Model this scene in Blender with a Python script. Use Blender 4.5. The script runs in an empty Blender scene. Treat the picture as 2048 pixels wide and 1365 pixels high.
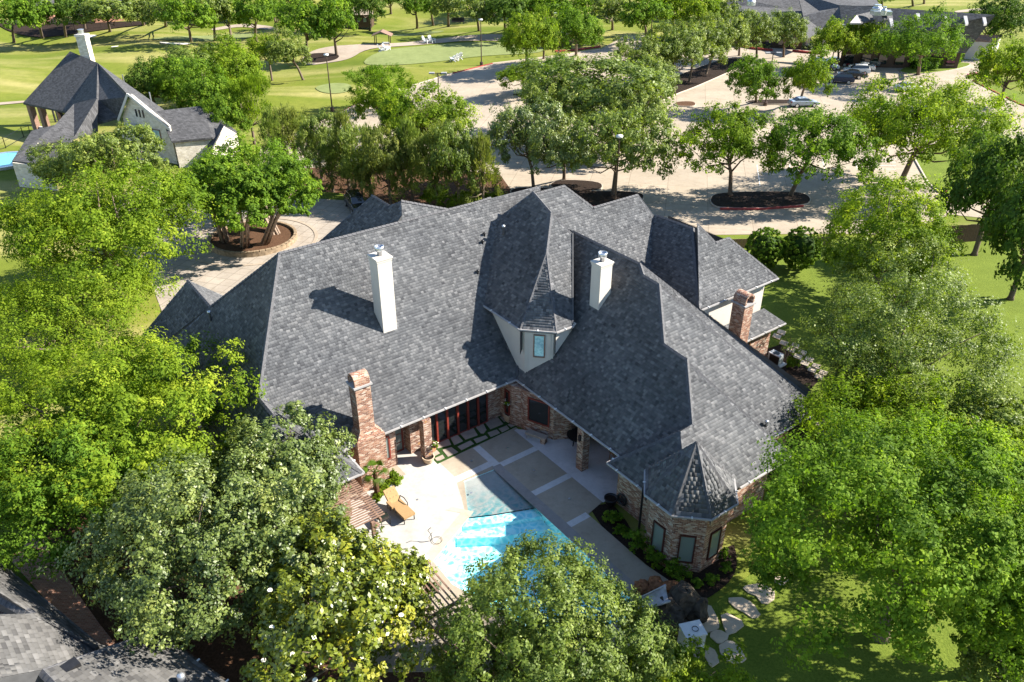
import bpy, math, random
import numpy as np
from mathutils import Vector, Matrix
from mathutils.geometry import tessellate_polygon

# ------------------------------------------------------------------ camera, sky, sun, exposure
SC = bpy.context.scene
COL = SC.collection
CAM_H, FPX, PITCH = 32.25, 1600.0, math.radians(30.5)
cam_d = bpy.data.cameras.new('camera'); cam = bpy.data.objects.new('camera', cam_d); COL.objects.link(cam)
cam_d.sensor_width = 36.0; cam_d.lens = FPX / 2048 * 36.0; cam_d.clip_start = 0.5; cam_d.clip_end = 3000
cam.location = (0, 0, CAM_H); cam.rotation_euler = (math.radians(90) - PITCH, 0, 0)
SC.camera = cam
SUN_AZ, SUN_EL = math.radians(6.5), math.radians(35.2)      # azimuth from +X towards +Y
SUN = np.array([math.cos(SUN_EL) * math.cos(SUN_AZ), math.cos(SUN_EL) * math.sin(SUN_AZ), math.sin(SUN_EL)])
world = bpy.data.worlds.new("World"); SC.world = world; world.use_nodes = True
wn = world.node_tree; wn.nodes.clear()
sky = wn.nodes.new('ShaderNodeTexSky'); sky.sky_type = 'NISHITA'; sky.sun_disc = False
sky.sun_elevation = SUN_EL; sky.sun_rotation = math.radians(90) - SUN_AZ
sky.air_density = 1.0; sky.dust_density = 0.15; sky.ozone_density = 2.0
bg = wn.nodes.new('ShaderNodeBackground'); bg.inputs[1].default_value = 0.08
wo = wn.nodes.new('ShaderNodeOutputWorld')
wn.links.new(sky.outputs[0], bg.inputs[0]); wn.links.new(bg.outputs[0], wo.inputs[0])
sd = bpy.data.lights.new('sun', 'SUN'); sd.energy = 5.0; sd.angle = math.radians(0.5); sd.color = (1.0, 0.93, 0.82)
so = bpy.data.objects.new('sun', sd); COL.objects.link(so)
so.rotation_euler = Vector(SUN).to_track_quat('Z', 'Y').to_euler(); so.location = (60, 20, 80)
SC.view_settings.view_transform = 'Standard'; SC.view_settings.look = 'None'
SC.view_settings.exposure = 1.78; SC.view_settings.gamma = 1.0; SC.view_settings.use_curve_mapping = False
SC.render.engine = 'CYCLES'
SC.cycles.max_bounces = 6; SC.cycles.diffuse_bounces = 4; SC.cycles.glossy_bounces = 3
SC.cycles.transmission_bounces = 4; SC.cycles.transparent_max_bounces = 6; SC.cycles.use_denoising = True
SC.cycles.caustics_reflective = False; SC.cycles.caustics_refractive = False

# ------------------------------------------------------------------ survey: photo directions -> places in the world
_fw = np.array([0, math.cos(PITCH), -math.sin(PITCH)]); _up = np.array([0, math.sin(PITCH), math.cos(PITCH)])
_rt = np.array([1.0, 0, 0]); CP = np.array([0, 0, CAM_H])
def ray(x, y): return _fw + _rt * (x - 1024) / FPX - _up * (y - 682.5) / FPX
def G(x, y, z=0.0):
    r = ray(x, y); return CP + r * (z - CAM_H) / r[2]
def pr(p):
    q = np.asarray(p, float) - CP; d = q @ _fw
    return 1024 + FPX * (q @ _rt) / d, 682.5 - FPX * (q @ _up) / d
# the main house's own axes: U along the left wing, V along the right wing
HA = math.radians(36.5)
HU = np.array([math.cos(HA), math.sin(HA), 0]); HV = np.array([math.sin(HA), -math.cos(HA), 0])
HO = np.array([0, 44, 0.25])
def L(u, v, z): return HO + HU * u + HV * v + np.array([0, 0, z])
def GL(x, y, z=-0.25):                                        # photo point at house height z -> (u, v)
    q = G(x, y, z + 0.25) - HO; return float(q @ HU), float(q @ HV)
def onV(x, y, v0):                                            # photo point on the house plane v = v0 -> (u, z)
    r = ray(x, y); t = (v0 - (CP - HO) @ HV) / (r @ HV); q = CP + r * t - HO
    return float(q @ HU), float(q[2])
def onU(x, y, u0):
    r = ray(x, y); t = (u0 - (CP - HO) @ HU) / (r @ HU); q = CP + r * t - HO
    return float(q @ HV), float(q[2])
rng = np.random.default_rng(7); random.seed(7)

# ------------------------------------------------------------------ mesh helpers
def metre_uv(me):
    n = len(me.loops)
    if n == 0: return
    co = np.empty(len(me.vertices) * 3, np.float32); me.vertices.foreach_get('co', co); co = co.reshape(-1, 3)
    vi = np.empty(n, np.int32); me.loops.foreach_get('vertex_index', vi)
    nf = len(me.polygons); nor = np.empty(nf * 3, np.float32); me.polygons.foreach_get('normal', nor); nor = nor.reshape(-1, 3)
    tot = np.empty(nf, np.int32); me.polygons.foreach_get('loop_total', tot)
    ln = np.repeat(nor, tot, axis=0); p = co[vi]
    h = np.stack([-ln[:, 1], ln[:, 0], np.zeros(n)], 1); hl = np.linalg.norm(h, axis=1); steep = np.abs(ln[:, 2]) < 0.8
    h = h / np.maximum(hl, 1e-6)[:, None]
    u = np.where(steep, (p * h).sum(1), p[:, 0]); up2 = np.cross(ln, h)
    v = np.where(steep, np.abs(up2[:, 2]) * 0 + (p * up2).sum(1), p[:, 1])
    uv = np.stack([u, v], 1).astype(np.float32)
    lay = me.uv_layers.new(name='UVMap'); lay.data.foreach_set('uv', uv.ravel())

def link(me, name, parent=None, mats=None, label=None, cat=None, group=None, kind=None):
    o = bpy.data.objects.new(name, me); COL.objects.link(o)
    if parent is not None: o.parent = parent
    for m in (mats if isinstance(mats, (list, tuple)) else [mats] if mats else []):
        if len(me.materials) < len(mats if isinstance(mats, (list, tuple)) else [mats]): me.materials.append(m)
    tag(o, label, cat, group, kind); return o
def tag(o, label=None, cat=None, group=None, kind=None):
    if label: o['label'] = label
    if cat: o['category'] = cat
    if group: o['group'] = group
    if kind: o['kind'] = kind
    return o
def mesh(name, verts, faces, mat, parent=None, smooth=False, label=None, cat=None, group=None, kind=None, uv=True):
    off = np.array(parent_world(parent)); vv = np.asarray(verts, float) - off
    me = bpy.data.meshes.new(name); me.from_pydata([tuple(q) for q in vv], [], [tuple(f) for f in faces]); me.update()
    if uv: metre_uv(me)
    if smooth: me.polygons.foreach_set('use_smooth', [True] * len(me.polygons))
    return link(me, name, parent, mat, label, cat, group, kind)
def parent_world(p):
    if p is None: return (0, 0, 0)
    x = np.array(p.location); return tuple(x + np.array(parent_world(p.parent)))
def empty(name, loc, label=None, cat=None, group=None, kind=None, parent=None):
    o = bpy.data.objects.new(name, None); COL.objects.link(o); o.location = tuple(float(q) for q in loc); o.empty_display_size = 0.3
    if parent is not None: o.parent = parent
    return tag(o, label, cat, group, kind)

class MB:
    """collects simple solids; build() links them as one mesh"""
    def __init__(s): s.v = []; s.f = []
    def add(s, vs, fs):
        n = len(s.v); s.v += [np.asarray(q, float) for q in vs]; s.f += [tuple(i + n for i in f) for f in fs]; return s
    def box(s, c, size, rz=0.0, tilt=None):
        hx, hy, hz = [q / 2 for q in size]; M = Matrix.Rotation(rz, 3, 'Z')
        if tilt is not None: M = M @ tilt
        vs = [np.array(c) + np.array(M @ Vector((x * hx, y * hy, z * hz))) for z in (-1, 1) for y in (-1, 1) for x in (-1, 1)]
        return s.add(vs, [(0, 2, 3, 1), (4, 5, 7, 6), (0, 1, 5, 4), (2, 6, 7, 3), (0, 4, 6, 2), (1, 3, 7, 5)])
    def bar(s, a, b, w, h=None, up=(0, 0, 1)):
        a = np.asarray(a, float); b = np.asarray(b, float); h = h or w; d = b - a; d = d / np.linalg.norm(d)
        x = np.cross(d, up); x = x / max(np.linalg.norm(x), 1e-6) if np.linalg.norm(x) > 1e-3 else np.array([1.0, 0, 0]); y = np.cross(x, d)
        vs = [p + x * i * w / 2 + y * j * h / 2 for p in (a, b) for i, j in ((-1, -1), (1, -1), (1, 1), (-1, 1))]
        return s.add(vs, [(0, 3, 2, 1), (4, 5, 6, 7), (0, 1, 5, 4), (1, 2, 6, 5), (2, 3, 7, 6), (3, 0, 4, 7)])
    def prism(s, poly, z0, z1):
        n = len(poly); poly = [np.asarray(q, float) for q in poly]
        a = sum(poly[i][0] * poly[(i + 1) % n][1] - poly[(i + 1) % n][0] * poly[i][1] for i in range(n))
        if a < 0: poly = poly[::-1]
        vs = [(q[0], q[1], z0) for q in poly] + [(q[0], q[1], z1) for q in poly]
        return s.add(vs, [tuple(range(n))[::-1], tuple(range(n, 2 * n))] + [(i, (i + 1) % n, n + (i + 1) % n, n + i) for i in range(n)])
    def tube(s, pts, rad, n=8, cap=True):
        pts = [np.asarray(q, float) for q in pts]; rad = rad if isinstance(rad, (list, tuple, np.ndarray)) else [rad] * len(pts)
        base = len(s.v); px = None
        for i, p in enumerate(pts):
            d = (pts[min(i + 1, len(pts) - 1)] - pts[max(i - 1, 0)]); d = d / max(np.linalg.norm(d), 1e-9)
            if px is None: px = np.cross(d, (0.31, 0.2, 0.93)) if abs(d[2]) < 0.9 else np.cross(d, (0, 1, 0.1))
            x = px - d * (px @ d); x = x / max(np.linalg.norm(x), 1e-9); px = x; y = np.cross(d, x)
            for k in range(n):
                a = 2 * math.pi * k / n; s.v.append(p + (x * math.cos(a) + y * math.sin(a)) * rad[i])
        for i in range(len(pts) - 1):
            for k in range(n):
                a = base + i * n + k; b = base + i * n + (k + 1) % n; s.f.append((a, b, b + n, a + n))
        if cap:
            s.f.append(tuple(base + k for k in range(n))[::-1]); s.f.append(tuple(base + (len(pts) - 1) * n + k for k in range(n)))
        return s
    def lathe(s, c, prof, n=20, sx=1, sy=1):
        base = len(s.v)
        for r, z in prof:
            for k in range(n):
                a = 2 * math.pi * k / n; s.v.append(np.array([c[0] + r * sx * math.cos(a), c[1] + r * sy * math.sin(a), c[2] + z]))
        for i in range(len(prof) - 1):
            for k in range(n):
                a = base + i * n + k; b = base + i * n + (k + 1) % n; s.f.append((a, b, b + n, a + n))
        if prof[0][0] > 1e-4: s.f.append(tuple(base + k for k in range(n))[::-1])
        if prof[-1][0] > 1e-4: s.f.append(tuple(base + (len(prof) - 1) * n + k for k in range(n)))
        return s
    def build(s, name, mat, parent=None, smooth=False, label=None, cat=None, group=None, kind=None):
        return mesh(name, s.v, s.f, mat, parent, smooth, label, cat, group, kind)

def in_poly(P, poly):
    x, y = P[:, 0], P[:, 1]; c = np.zeros(len(P), bool); n = len(poly); j = n - 1
    for i in range(n):
        xi, yi = poly[i][0], poly[i][1]; xj, yj = poly[j][0], poly[j][1]
        t = ((yi > y) != (yj > y)) & (x < (xj - xi) * (y - yi) / ((yj - yi) if abs(yj - yi) > 1e-12 else 1e-12) + xi)
        c ^= t; j = i
    return c
def clip_rect(poly, x0, x1, y0, y1):
    def cl(ps, ax, val, sg):
        out = []
        for i in range(len(ps)):
            a, b = ps[i], ps[(i + 1) % len(ps)]; da, db = sg * (a[ax] - val), sg * (b[ax] - val)
            if da >= 0: out.append(a)
            if (da > 0 > db) or (da < 0 < db):
                t = da / (da - db); out.append((a[0] + (b[0] - a[0]) * t, a[1] + (b[1] - a[1]) * t))
        return out
    ps = [tuple(q) for q in poly]
    for ax, val, sg in ((0, x0, 1), (0, x1, -1), (1, y0, 1), (1, y1, -1)):
        if ps: ps = cl(ps, ax, val, sg)
    return ps
def smooth_loop(pts, it=2):
    for _ in range(it):
        q = []
        for i in range(len(pts)):
            a, b = np.array(pts[i]), np.array(pts[(i + 1) % len(pts)]); q += [a * .75 + b * .25, a * .25 + b * .75]
        pts = q
    return pts
def tri_poly(outer, holes=()):
    loops = [[Vector((q[0], q[1], 0)) for q in outer]] + [[Vector((q[0], q[1], 0)) for q in h] for h in holes]
    tris = tessellate_polygon(loops); flat = [q for l in loops for q in l]; out = []
    for t in tris:
        a, b, c = [flat[i] for i in t]
        if (b - a).cross(c - a).z < 0: t = (t[0], t[2], t[1])
        out.append(tuple(t))
    return [(q.x, q.y) for q in flat], out
def sheet(name, poly, z, mat, parent=None, holes=(), thick=0.0, kind=None, **kw):
    vs, fs = tri_poly(poly, holes); V3 = [(q[0], q[1], z) for q in vs]
    if thick:
        n = len(poly); b0 = len(V3); V3 += [(q[0], q[1], z - thick) for q in poly]
        a = sum(poly[i][0] * poly[(i + 1) % n][1] - poly[(i + 1) % n][0] * poly[i][1] for i in range(n))
        for i in range(n):
            j = (i + 1) % n; f = (i, b0 + i, b0 + j, j); fs.append(f if a > 0 else f[::-1])
    return mesh(name, V3, fs, mat, parent, kind=kind, **kw)

# ------------------------------------------------------------------ materials
class NT:
    def __init__(s, name):
        s.m = bpy.data.materials.new(name); s.m.use_nodes = True; s.t = s.m.node_tree; s.t.nodes.clear()
        s.out = s.n('ShaderNodeOutputMaterial'); s.b = s.n('ShaderNodeBsdfPrincipled'); s.l(s.b.outputs[0], s.out.inputs[0])
    def n(s, t, **kw):
        x = s.t.nodes.new(t)
        for k, v in kw.items(): setattr(x, k, v)
        return x
    def l(s, a, b): s.t.links.new(a, b)
    def set(s, node, **kw):
        for k, v in kw.items():
            key = k.replace('_', ' '); node.inputs[key if key in node.inputs else k].default_value = v
        return node
    def coord(s, kind='Object'):
        return s.n('ShaderNodeTexCoord').outputs[kind]
    def pos(s): return s.n('ShaderNodeNewGeometry').outputs['Position']
    def noise(s, scale, detail=3, vec=None, rough=.55):
        x = s.n('ShaderNodeTexNoise'); x.inputs['Scale'].default_value = scale; x.inputs['Detail'].default_value = detail; x.inputs['Roughness'].default_value = rough
        if vec is not None: s.l(vec, x.inputs['Vector'])
        return x
    def ramp(s, fac, stops, interp='LINEAR'):
        r = s.n('ShaderNodeValToRGB'); r.color_ramp.interpolation = interp; e = r.color_ramp.elements
        while len(e) < len(stops): e.new(0.5)
        for i, (p, c) in enumerate(stops): e[i].position = p; e[i].color = (*c, 1) if len(c) == 3 else c
        s.l(fac, r.inputs[0]); return r.outputs[0]
    def mix(s, f, a, b, mode='MIX'):
        x = s.n('ShaderNodeMix'); x.data_type = 'RGBA'; x.blend_type = mode
        for v, k in ((f, 0), (a, 6), (b, 7)):
            if isinstance(v, (int, float)): x.inputs[k].default_value = v
            elif isinstance(v, tuple): x.inputs[k].default_value = (*v, 1)
            else: s.l(v, x.inputs[k])
        return x.outputs[2]
    def bump(s, h, strength=.3, dist=.02):
        b = s.n('ShaderNodeBump'); b.inputs['Strength'].default_value = strength; b.inputs['Distance'].default_value = dist
        s.l(h, b.inputs['Height']); s.l(b.outputs[0], s.b.inputs['Normal']); return b
    def col(s, c):
        if isinstance(c, tuple): s.b.inputs['Base Color'].default_value = (*c, 1)
        else: s.l(c, s.b.inputs['Base Color'])
    def r(s, rough=.8, spec=.3, metal=0):
        s.b.inputs['Roughness'].default_value = rough; s.b.inputs['Specular IOR Level'].default_value = spec; s.b.inputs['Metallic'].default_value = metal; return s
def plain(name, c, rough=.7, spec=.3, metal=0, var=.15, scale=3.0, bump=0.0):
    t = NT(name); n = t.noise(scale, 4, t.pos()); lo = tuple(q * (1 - var) for q in c); hi = tuple(min(1, q * (1 + var)) for q in c)
    t.col(t.ramp(n.outputs['Fac'], [(.3, lo), (.7, hi)])); t.r(rough, spec, metal)
    if bump: t.bump(t.noise(scale * 12, 4, t.pos()).outputs['Fac'], bump, .02)
    return t.m
M = {}
def shingle_mat(name, lo, mid, hi, warm=0.0):
    t = NT(name); a = t.n('ShaderNodeAttribute', attribute_name='tone')
    c = t.ramp(a.outputs['Fac'], [(0, lo), (.5, mid), (1, hi)])
    n = t.noise(38, 3, t.pos()); c = t.mix(.3, c, t.ramp(n.outputs['Fac'], [(.3, (.45, .45, .45)), (.75, (1, 1, 1))]), 'MULTIPLY')
    big = t.noise(.35, 3, t.pos()); c = t.mix(.35, c, t.ramp(big.outputs['Fac'], [(.35, (.72, .7, .68)), (.65, (1, 1, 1))]), 'MULTIPLY')
    t.col(c); t.r(.9, .08); t.bump(n.outputs['Fac'], .08, .01); return t.m
M['shingle'] = shingle_mat('roof shingle grey', (.058, .060, .066), (.102, .106, .113), (.182, .184, .19))
M['under'] = plain('roof underlay', (.07, .07, .072))
M['capm'] = plain('ridge cap shingle', (.085, .085, .09), .85, .25, 0, .3, 9)
M['ngshingle'] = shingle_mat('neighbour shingle', (.065, .064, .064), (.11, .108, .105), (.17, .166, .162))
def far_roof(name, c):
    t = NT(name); br = t.n('ShaderNodeTexBrick'); uv = t.coord('UV'); t.l(uv, br.inputs['Vector'])
    for k, v in (('Scale', 1.0), ('Mortar Size', .01), ('Brick Width', .35), ('Row Height', .22), ('Bias', 0.0)): br.inputs[k].default_value = v
    br.inputs['Color1'].default_value = (*[q * .7 for q in c], 1); br.inputs['Color2'].default_value = (*[q * 1.35 for q in c], 1); br.inputs['Mortar'].default_value = (*[q * .4 for q in c], 1)
    n = t.noise(1.2, 4, t.pos()); t.col(t.mix(.4, br.outputs['Color'], t.ramp(n.outputs['Fac'], [(.3, (.7, .7, .7)), (.7, (1, 1, 1))]), 'MULTIPLY')); t.r(.85, .25); return t.m
M['farroof'] = far_roof('far dark shingles', (.065, .065, .068)); M['clubroof'] = far_roof('club dark shingles', (.085, .085, .088))
def brick_mat(name, stops, mortar, bw=.23, rh=.08, rocks=True):
    t = NT(name); uv = t.coord('UV'); br = t.n('ShaderNodeTexBrick'); t.l(uv, br.inputs['Vector'])
    for k, v in (('Scale', 1.0), ('Mortar Size', .011), ('Mortar Smooth', .2), ('Brick Width', bw), ('Row Height', rh), ('Bias', 0.0)): br.inputs[k].default_value = v
    br.inputs['Color1'].default_value = (0, 0, 0, 1); br.inputs['Color2'].default_value = (1, 1, 1, 1); br.inputs['Mortar'].default_value = (.5, .5, .5, 1)
    c = t.ramp(br.outputs['Color'], stops, 'LINEAR')
    n2 = t.noise(2.2, 3, uv); c = t.mix(.5, c, t.ramp(n2.outputs['Fac'], [(.35, (.75, .7, .68)), (.65, (1.05, 1.02, .98))]), 'MULTIPLY')
    fac = br.outputs['Fac']; c = t.mix(fac, c, mortar)
    if rocks:
        v = t.n('ShaderNodeTexVoronoi'); v.inputs['Scale'].default_value = 1.15; v.inputs['Randomness'].default_value = .95; t.l(uv, v.inputs['Vector'])
        nd = t.noise(5, 2, uv); mm = t.n('ShaderNodeMath', operation='MULTIPLY_ADD'); t.l(nd.outputs['Fac'], mm.inputs[0]); mm.inputs[1].default_value = .18; t.l(v.outputs['Distance'], mm.inputs[2])
        k = t.ramp(mm.outputs[0], [(.19, (1, 1, 1)), (.215, (0, 0, 0))])
        c = t.mix(k, c, t.ramp(v.outputs['Color'], [(.2, (.22, .1, .035)), (.8, (.42, .26, .12))]))
    t.col(c); t.r(.85, .2)
    h = t.mix(1.0, t.ramp(fac, [(0, (1, 1, 1)), (1, (0, 0, 0))]), t.noise(60, 2, uv).outputs['Fac'], 'ADD'); t.bump(h, .5, .02); return t.m
M['brick'] = brick_mat('reclaimed mixed brick', [(0, (.075, .026, .02)), (.25, (.2, .07, .04)), (.5, (.26, .115, .07)), (.72, (.36, .25, .185)), (1, (.5, .43, .37))], (.33, .285, .24))
M['brick2'] = brick_mat('chimney brick', [(0, (.11, .038, .022)), (.4, (.26, .1, .055)), (.7, (.36, .2, .125)), (1, (.48, .4, .33))], (.35, .3, .25), .22, .08, False)
M['stone'] = brick_mat('cream limestone wall', [(0, (.5, .46, .38)), (.5, (.6, .56, .48)), (1, (.68, .64, .57))], (.55, .52, .45), .45, .2, False)
M['redbrick'] = brick_mat('far red brick', [(0, (.3, .13, .08)), (1, (.48, .25, .17))], (.45, .35, .28), .25, .09, False)
M['stucco'] = plain('cream stucco', (.5, .465, .415), .9, .15, 0, .04, 1.2, .15)
M['white'] = plain('white painted metal', (.6, .6, .6), .5, .4, 0, .05, 4)
M['gutter'] = plain('pale gutter metal', (.3, .29, .285), .5, .3, 0, .12, 2)
M['fascia'] = plain('fascia white', (.5, .48, .465), .6, .3, 0, .08, 2)
M['steel'] = plain('galvanised steel', (.55, .57, .6), .3, .5, .8, .1, 8)
M['redwood'] = plain('red painted timber', (.17, .028, .018), .5, .4, 0, .2, 5)
M['brownwood'] = plain('brown stained timber', (.2, .125, .09), .7, .3, 0, .3, 7, .2)
M['darkwood'] = plain('dark timber', (.06, .035, .022), .6, .3, 0, .3, 6)
M['ochrewood'] = plain('warm timber ceiling', (.24, .11, .04), .6, .3, 0, .25, 6)
M['blackmetal'] = plain('black metal', (.02, .02, .022), .45, .5, .3, .2, 5)
M['bronze'] = plain('bronze pole', (.075, .05, .04), .5, .4, .3, .2, 3)
def glass_dark(name, c, rough=.04):
    t = NT(name); t.col(c); t.r(rough, .9); return t.m
M['glass'] = glass_dark('dark window glass', (.014, .017, .018)); M['paleglass'] = glass_dark('window with pale blind', (.16, .2, .185), .1)
def blind():
    t = NT('glass with painted sky reflection'); n = t.noise(6, 5, t.pos(), .7); t.col(t.ramp(n.outputs['Fac'], [(.35, (.2, .36, .38)), (.6, (.38, .55, .56))])); t.r(.08, .8); return t.m  # mottled sky reflection painted into the glass colour
M['skyglass'] = blind()
def ground_mat():
    t = NT('lawn and golf turf'); p = t.pos()
    n1 = t.noise(.045, 4, p); n2 = t.noise(.9, 5, p, .65); n3 = t.noise(14, 3, p)
    mp = t.n('ShaderNodeMapping'); mp.inputs['Scale'].default_value = (.018, .085, .1); mp.inputs['Rotation'].default_value = (0, 0, -.12); t.l(p, mp.inputs[0]); n4 = t.noise(1, 4, mp.outputs[0])
    c = t.ramp(n1.outputs['Fac'], [(.3, (.1, .135, .016)), (.5, (.14, .17, .024)), (.7, (.2, .2, .046))])
    c = t.mix(t.ramp(n4.outputs['Fac'], [(.48, (0, 0, 0)), (.62, (1, 1, 1))]), c, (.29, .265, .1))
    c = t.mix(.45, c, t.ramp(n2.outputs['Fac'], [(.3, (.55, .6, .5)), (.7, (1.1, 1.05, 1))]), 'MULTIPLY')
    c = t.mix(.4, c, t.ramp(n3.outputs['Fac'], [(.3, (.5, .55, .4)), (.7, (1.1, 1.1, 1))]), 'MULTIPLY')
    t.col(c); t.r(.95, .1); t.bump(n3.outputs['Fac'], .6, .05); return t.m
M['turf'] = ground_mat()
def grass_mat(name, a, b, sc=9):
    t = NT(name); p = t.pos(); n = t.noise(sc, 4, p, .7); n2 = t.noise(.5, 3, p)
    c = t.ramp(n.outputs['Fac'], [(.3, a), (.7, b)]); c = t.mix(.4, c, t.ramp(n2.outputs['Fac'], [(.3, (.6, .65, .5)), (.7, (1.1, 1.1, 1))]), 'MULTIPLY')
    t.col(c); t.r(.95, .1); t.bump(n.outputs['Fac'], .8, .05); return t.m
M['lawn'] = grass_mat('garden lawn', (.07, .105, .012), (.15, .19, .03))
M['green'] = grass_mat('putting green turf', (.155, .185, .07), (.185, .21, .085), 2)
M['joint'] = grass_mat('turf joint', (.018, .045, .01), (.04, .085, .02), 30)
M['mulch'] = grass_mat('dark mulch', (.012, .009, .008), (.04, .026, .02), 12)
M['mulch2'] = grass_mat('brown mulch', (.05, .026, .016), (.12, .065, .04), 9)
M['sand'] = plain('bunker sand', (.62, .58, .5), .9, .1, 0, .1, 1)
def concrete(name, a, b, jx=0, jy=0, rot=0.0):
    t = NT(name); p = t.pos(); n = t.noise(.32, 7, p, .68); n2 = t.noise(7, 5, p, .7); n3 = t.noise(1.3, 6, p, .75)
    c = t.ramp(n.outputs['Fac'], [(.3, a), (.7, b)]); c = t.mix(.5, c, t.ramp(n3.outputs['Fac'], [(.32, (.72, .7, .68)), (.5, (1, 1, 1))]), 'MULTIPLY'); c = t.mix(.35, c, t.ramp(n2.outputs['Fac'], [(.3, (.75, .74, .72)), (.7, (1.05, 1.05, 1.05))]), 'MULTIPLY')
    if jx:
        mp = t.n('ShaderNodeMapping'); mp.inputs['Rotation'].default_value = (0, 0, rot); t.l(p, mp.inputs[0])
        br = t.n('ShaderNodeTexBrick'); br.offset = 0; t.l(mp.outputs[0], br.inputs['Vector'])
        for k, v in (('Scale', 1.0), ('Mortar Size', .04), ('Mortar Smooth', .5), ('Brick Width', jx), ('Row Height', jy)): br.inputs[k].default_value = v
        br.inputs['Color1'].default_value = (.93, .93, .93, 1); br.inputs['Color2'].default_value = (1.04, 1.03, 1.02, 1); br.inputs['Mortar'].default_value = (.62, .6, .57, 1)
        c = t.mix(1.0, c, br.outputs['Color'], 'MULTIPLY')
    t.col(c); t.r(.9, .2); t.bump(n2.outputs['Fac'], .25, .01); return t.m
M['lot'] = concrete('car park concrete', (.28, .235, .18), (.365, .31, .245), 4.6, 6.2, .2)
M['drive'] = concrete('driveway paving', (.26, .225, .19), (.34, .3, .255), 1.2, 1.2, .3)
M['path'] = concrete('cart path', (.27, .22, .17), (.35, .29, .23))
M['deck'] = concrete('tan aggregate slab', (.27, .23, .175), (.36, .31, .245))
M['decksunlit'] = concrete('deck stone with painted sunlight', (.33, .315, .29), (.43, .415, .385))  # deck colour bleached by painted-in sunlight
M['stripwhite'] = concrete('pale strip stone', (.44, .43, .42), (.56, .55, .54))
M['terrazzo'] = concrete('pale shell stone floor', (.44, .42, .42), (.58, .56, .555))
M['coping'] = concrete('buff coping', (.36, .31, .24), (.46, .41, .33))
M['channel'] = concrete('grey drain channel', (.22, .2, .185), (.3, .275, .255))
M['flag'] = concrete('flagstone', (.22, .19, .16), (.38, .32, .27))
M['step'] = concrete('stepping flagstone', (.42, .34, .25), (.55, .46, .36))
M['kerb'] = plain('concrete kerb', (.42, .36, .3), .9, .2, 0, .12, 2); M['redkerb'] = plain('red painted kerb', (.26, .045, .04), .7, .2, 0, .2, 2)
M['linew'] = plain('worn white line paint', (.62, .6, .56), .8, .2, 0, .15, 2)
M['terracotta'] = plain('terracotta', (.42, .2, .11), .8, .2, 0, .15, 6); M['paleclay'] = plain('pale clay pot', (.45, .34, .24), .8, .2, 0, .15, 6)
M['cushion'] = plain('ochre cushion fabric', (.3, .19, .09), .9, .15, 0, .1, 8, .2)
M['grey'] = plain('pale grey plastic', (.5, .52, .54), .5, .4, 0, .08, 3); M['slide'] = plain('worn grey slide', (.3, .3, .32), .6, .4, 0, .2, 4)
M['bark'] = plain('grey brown bark', (.13, .1, .075), .95, .1, 0, .35, 9, .6); M['palebark'] = plain('smooth pale bark', (.27, .205, .155), .85, .2, 0, .3, 5, .3)
M['rock'] = plain('dark fern-grown boulders', (.06, .05, .04), .95, .1, 0, .5, 4, .8); M['rust'] = plain('rusty brown stone', (.22, .1, .05), .9, .1, 0, .5, 5, .5)
M['darkred'] = plain('dark red brown window frame', (.06, .018, .014), .5, .3, 0, .2, 5)
def leaf_mat(name, dark, mid, light, trans=.3, gloss=.1, rough=.65):
    dark, mid, light = [tuple(q * 1.16 for q in cc_) for cc_ in (dark, mid, light)]
    t = NT(name); a = t.n('ShaderNodeAttribute', attribute_name='tone'); c = t.ramp(a.outputs['Fac'], [(0, dark), (.5, mid), (1, light)])
    oi = t.n('ShaderNodeObjectInfo'); c = t.mix(.6, c, t.ramp(oi.outputs['Random'], [(0, (.82, .86, .85)), (1, (1.16, 1.1, 1.05))]), 'MULTIPLY')
    t.col(c); t.r(rough, gloss); tr = t.n('ShaderNodeBsdfTranslucent'); c2 = t.mix(1.0, c, (1.35, 1.45, .6), 'MULTIPLY'); t.l(c2, tr.inputs[0])
    mx = t.n('ShaderNodeMixShader'); mx.inputs[0].default_value = trans; t.l(t.b.outputs[0], mx.inputs[1]); t.l(tr.outputs[0], mx.inputs[2]); t.l(mx.outputs[0], t.out.inputs[0]); return t.m
M['leaf_bright'] = leaf_mat('bright spring leaf', (.055, .10, .008), (.13, .195, .012), (.26, .31, .028), .42)
M['leaf_oak'] = leaf_mat('oak leaf', (.045, .09, .010), (.10, .175, .014), (.20, .28, .026), .4)
M['leaf_grey'] = leaf_mat('grey green leaf', (.05, .078, .018), (.11, .15, .03), (.22, .25, .06), .28, .5, .45)
M['leaf_live'] = leaf_mat('olive live oak leaf', (.06, .09, .015), (.125, .17, .028), (.25, .29, .06), .35, .25, .5)
M['leaf_mag'] = leaf_mat('glossy magnolia leaf', (.04, .06, .008), (.13, .16, .012), (.36, .33, .03), .25, .5, .35)
M['leaf_cedar'] = leaf_mat('juniper foliage', (.06, .085, .016), (.125, .15, .03), (.24, .25, .055), .4, .2, .7)
M['leaf_dark'] = leaf_mat('dark shade leaf', (.03, .06, .01), (.065, .115, .016), (.13, .18, .025), .32)
M['flower'] = plain('white petals', (.75, .72, .62), .7, .3); M['pink'] = plain('pink petals', (.5, .15, .22), .7, .3)
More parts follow.
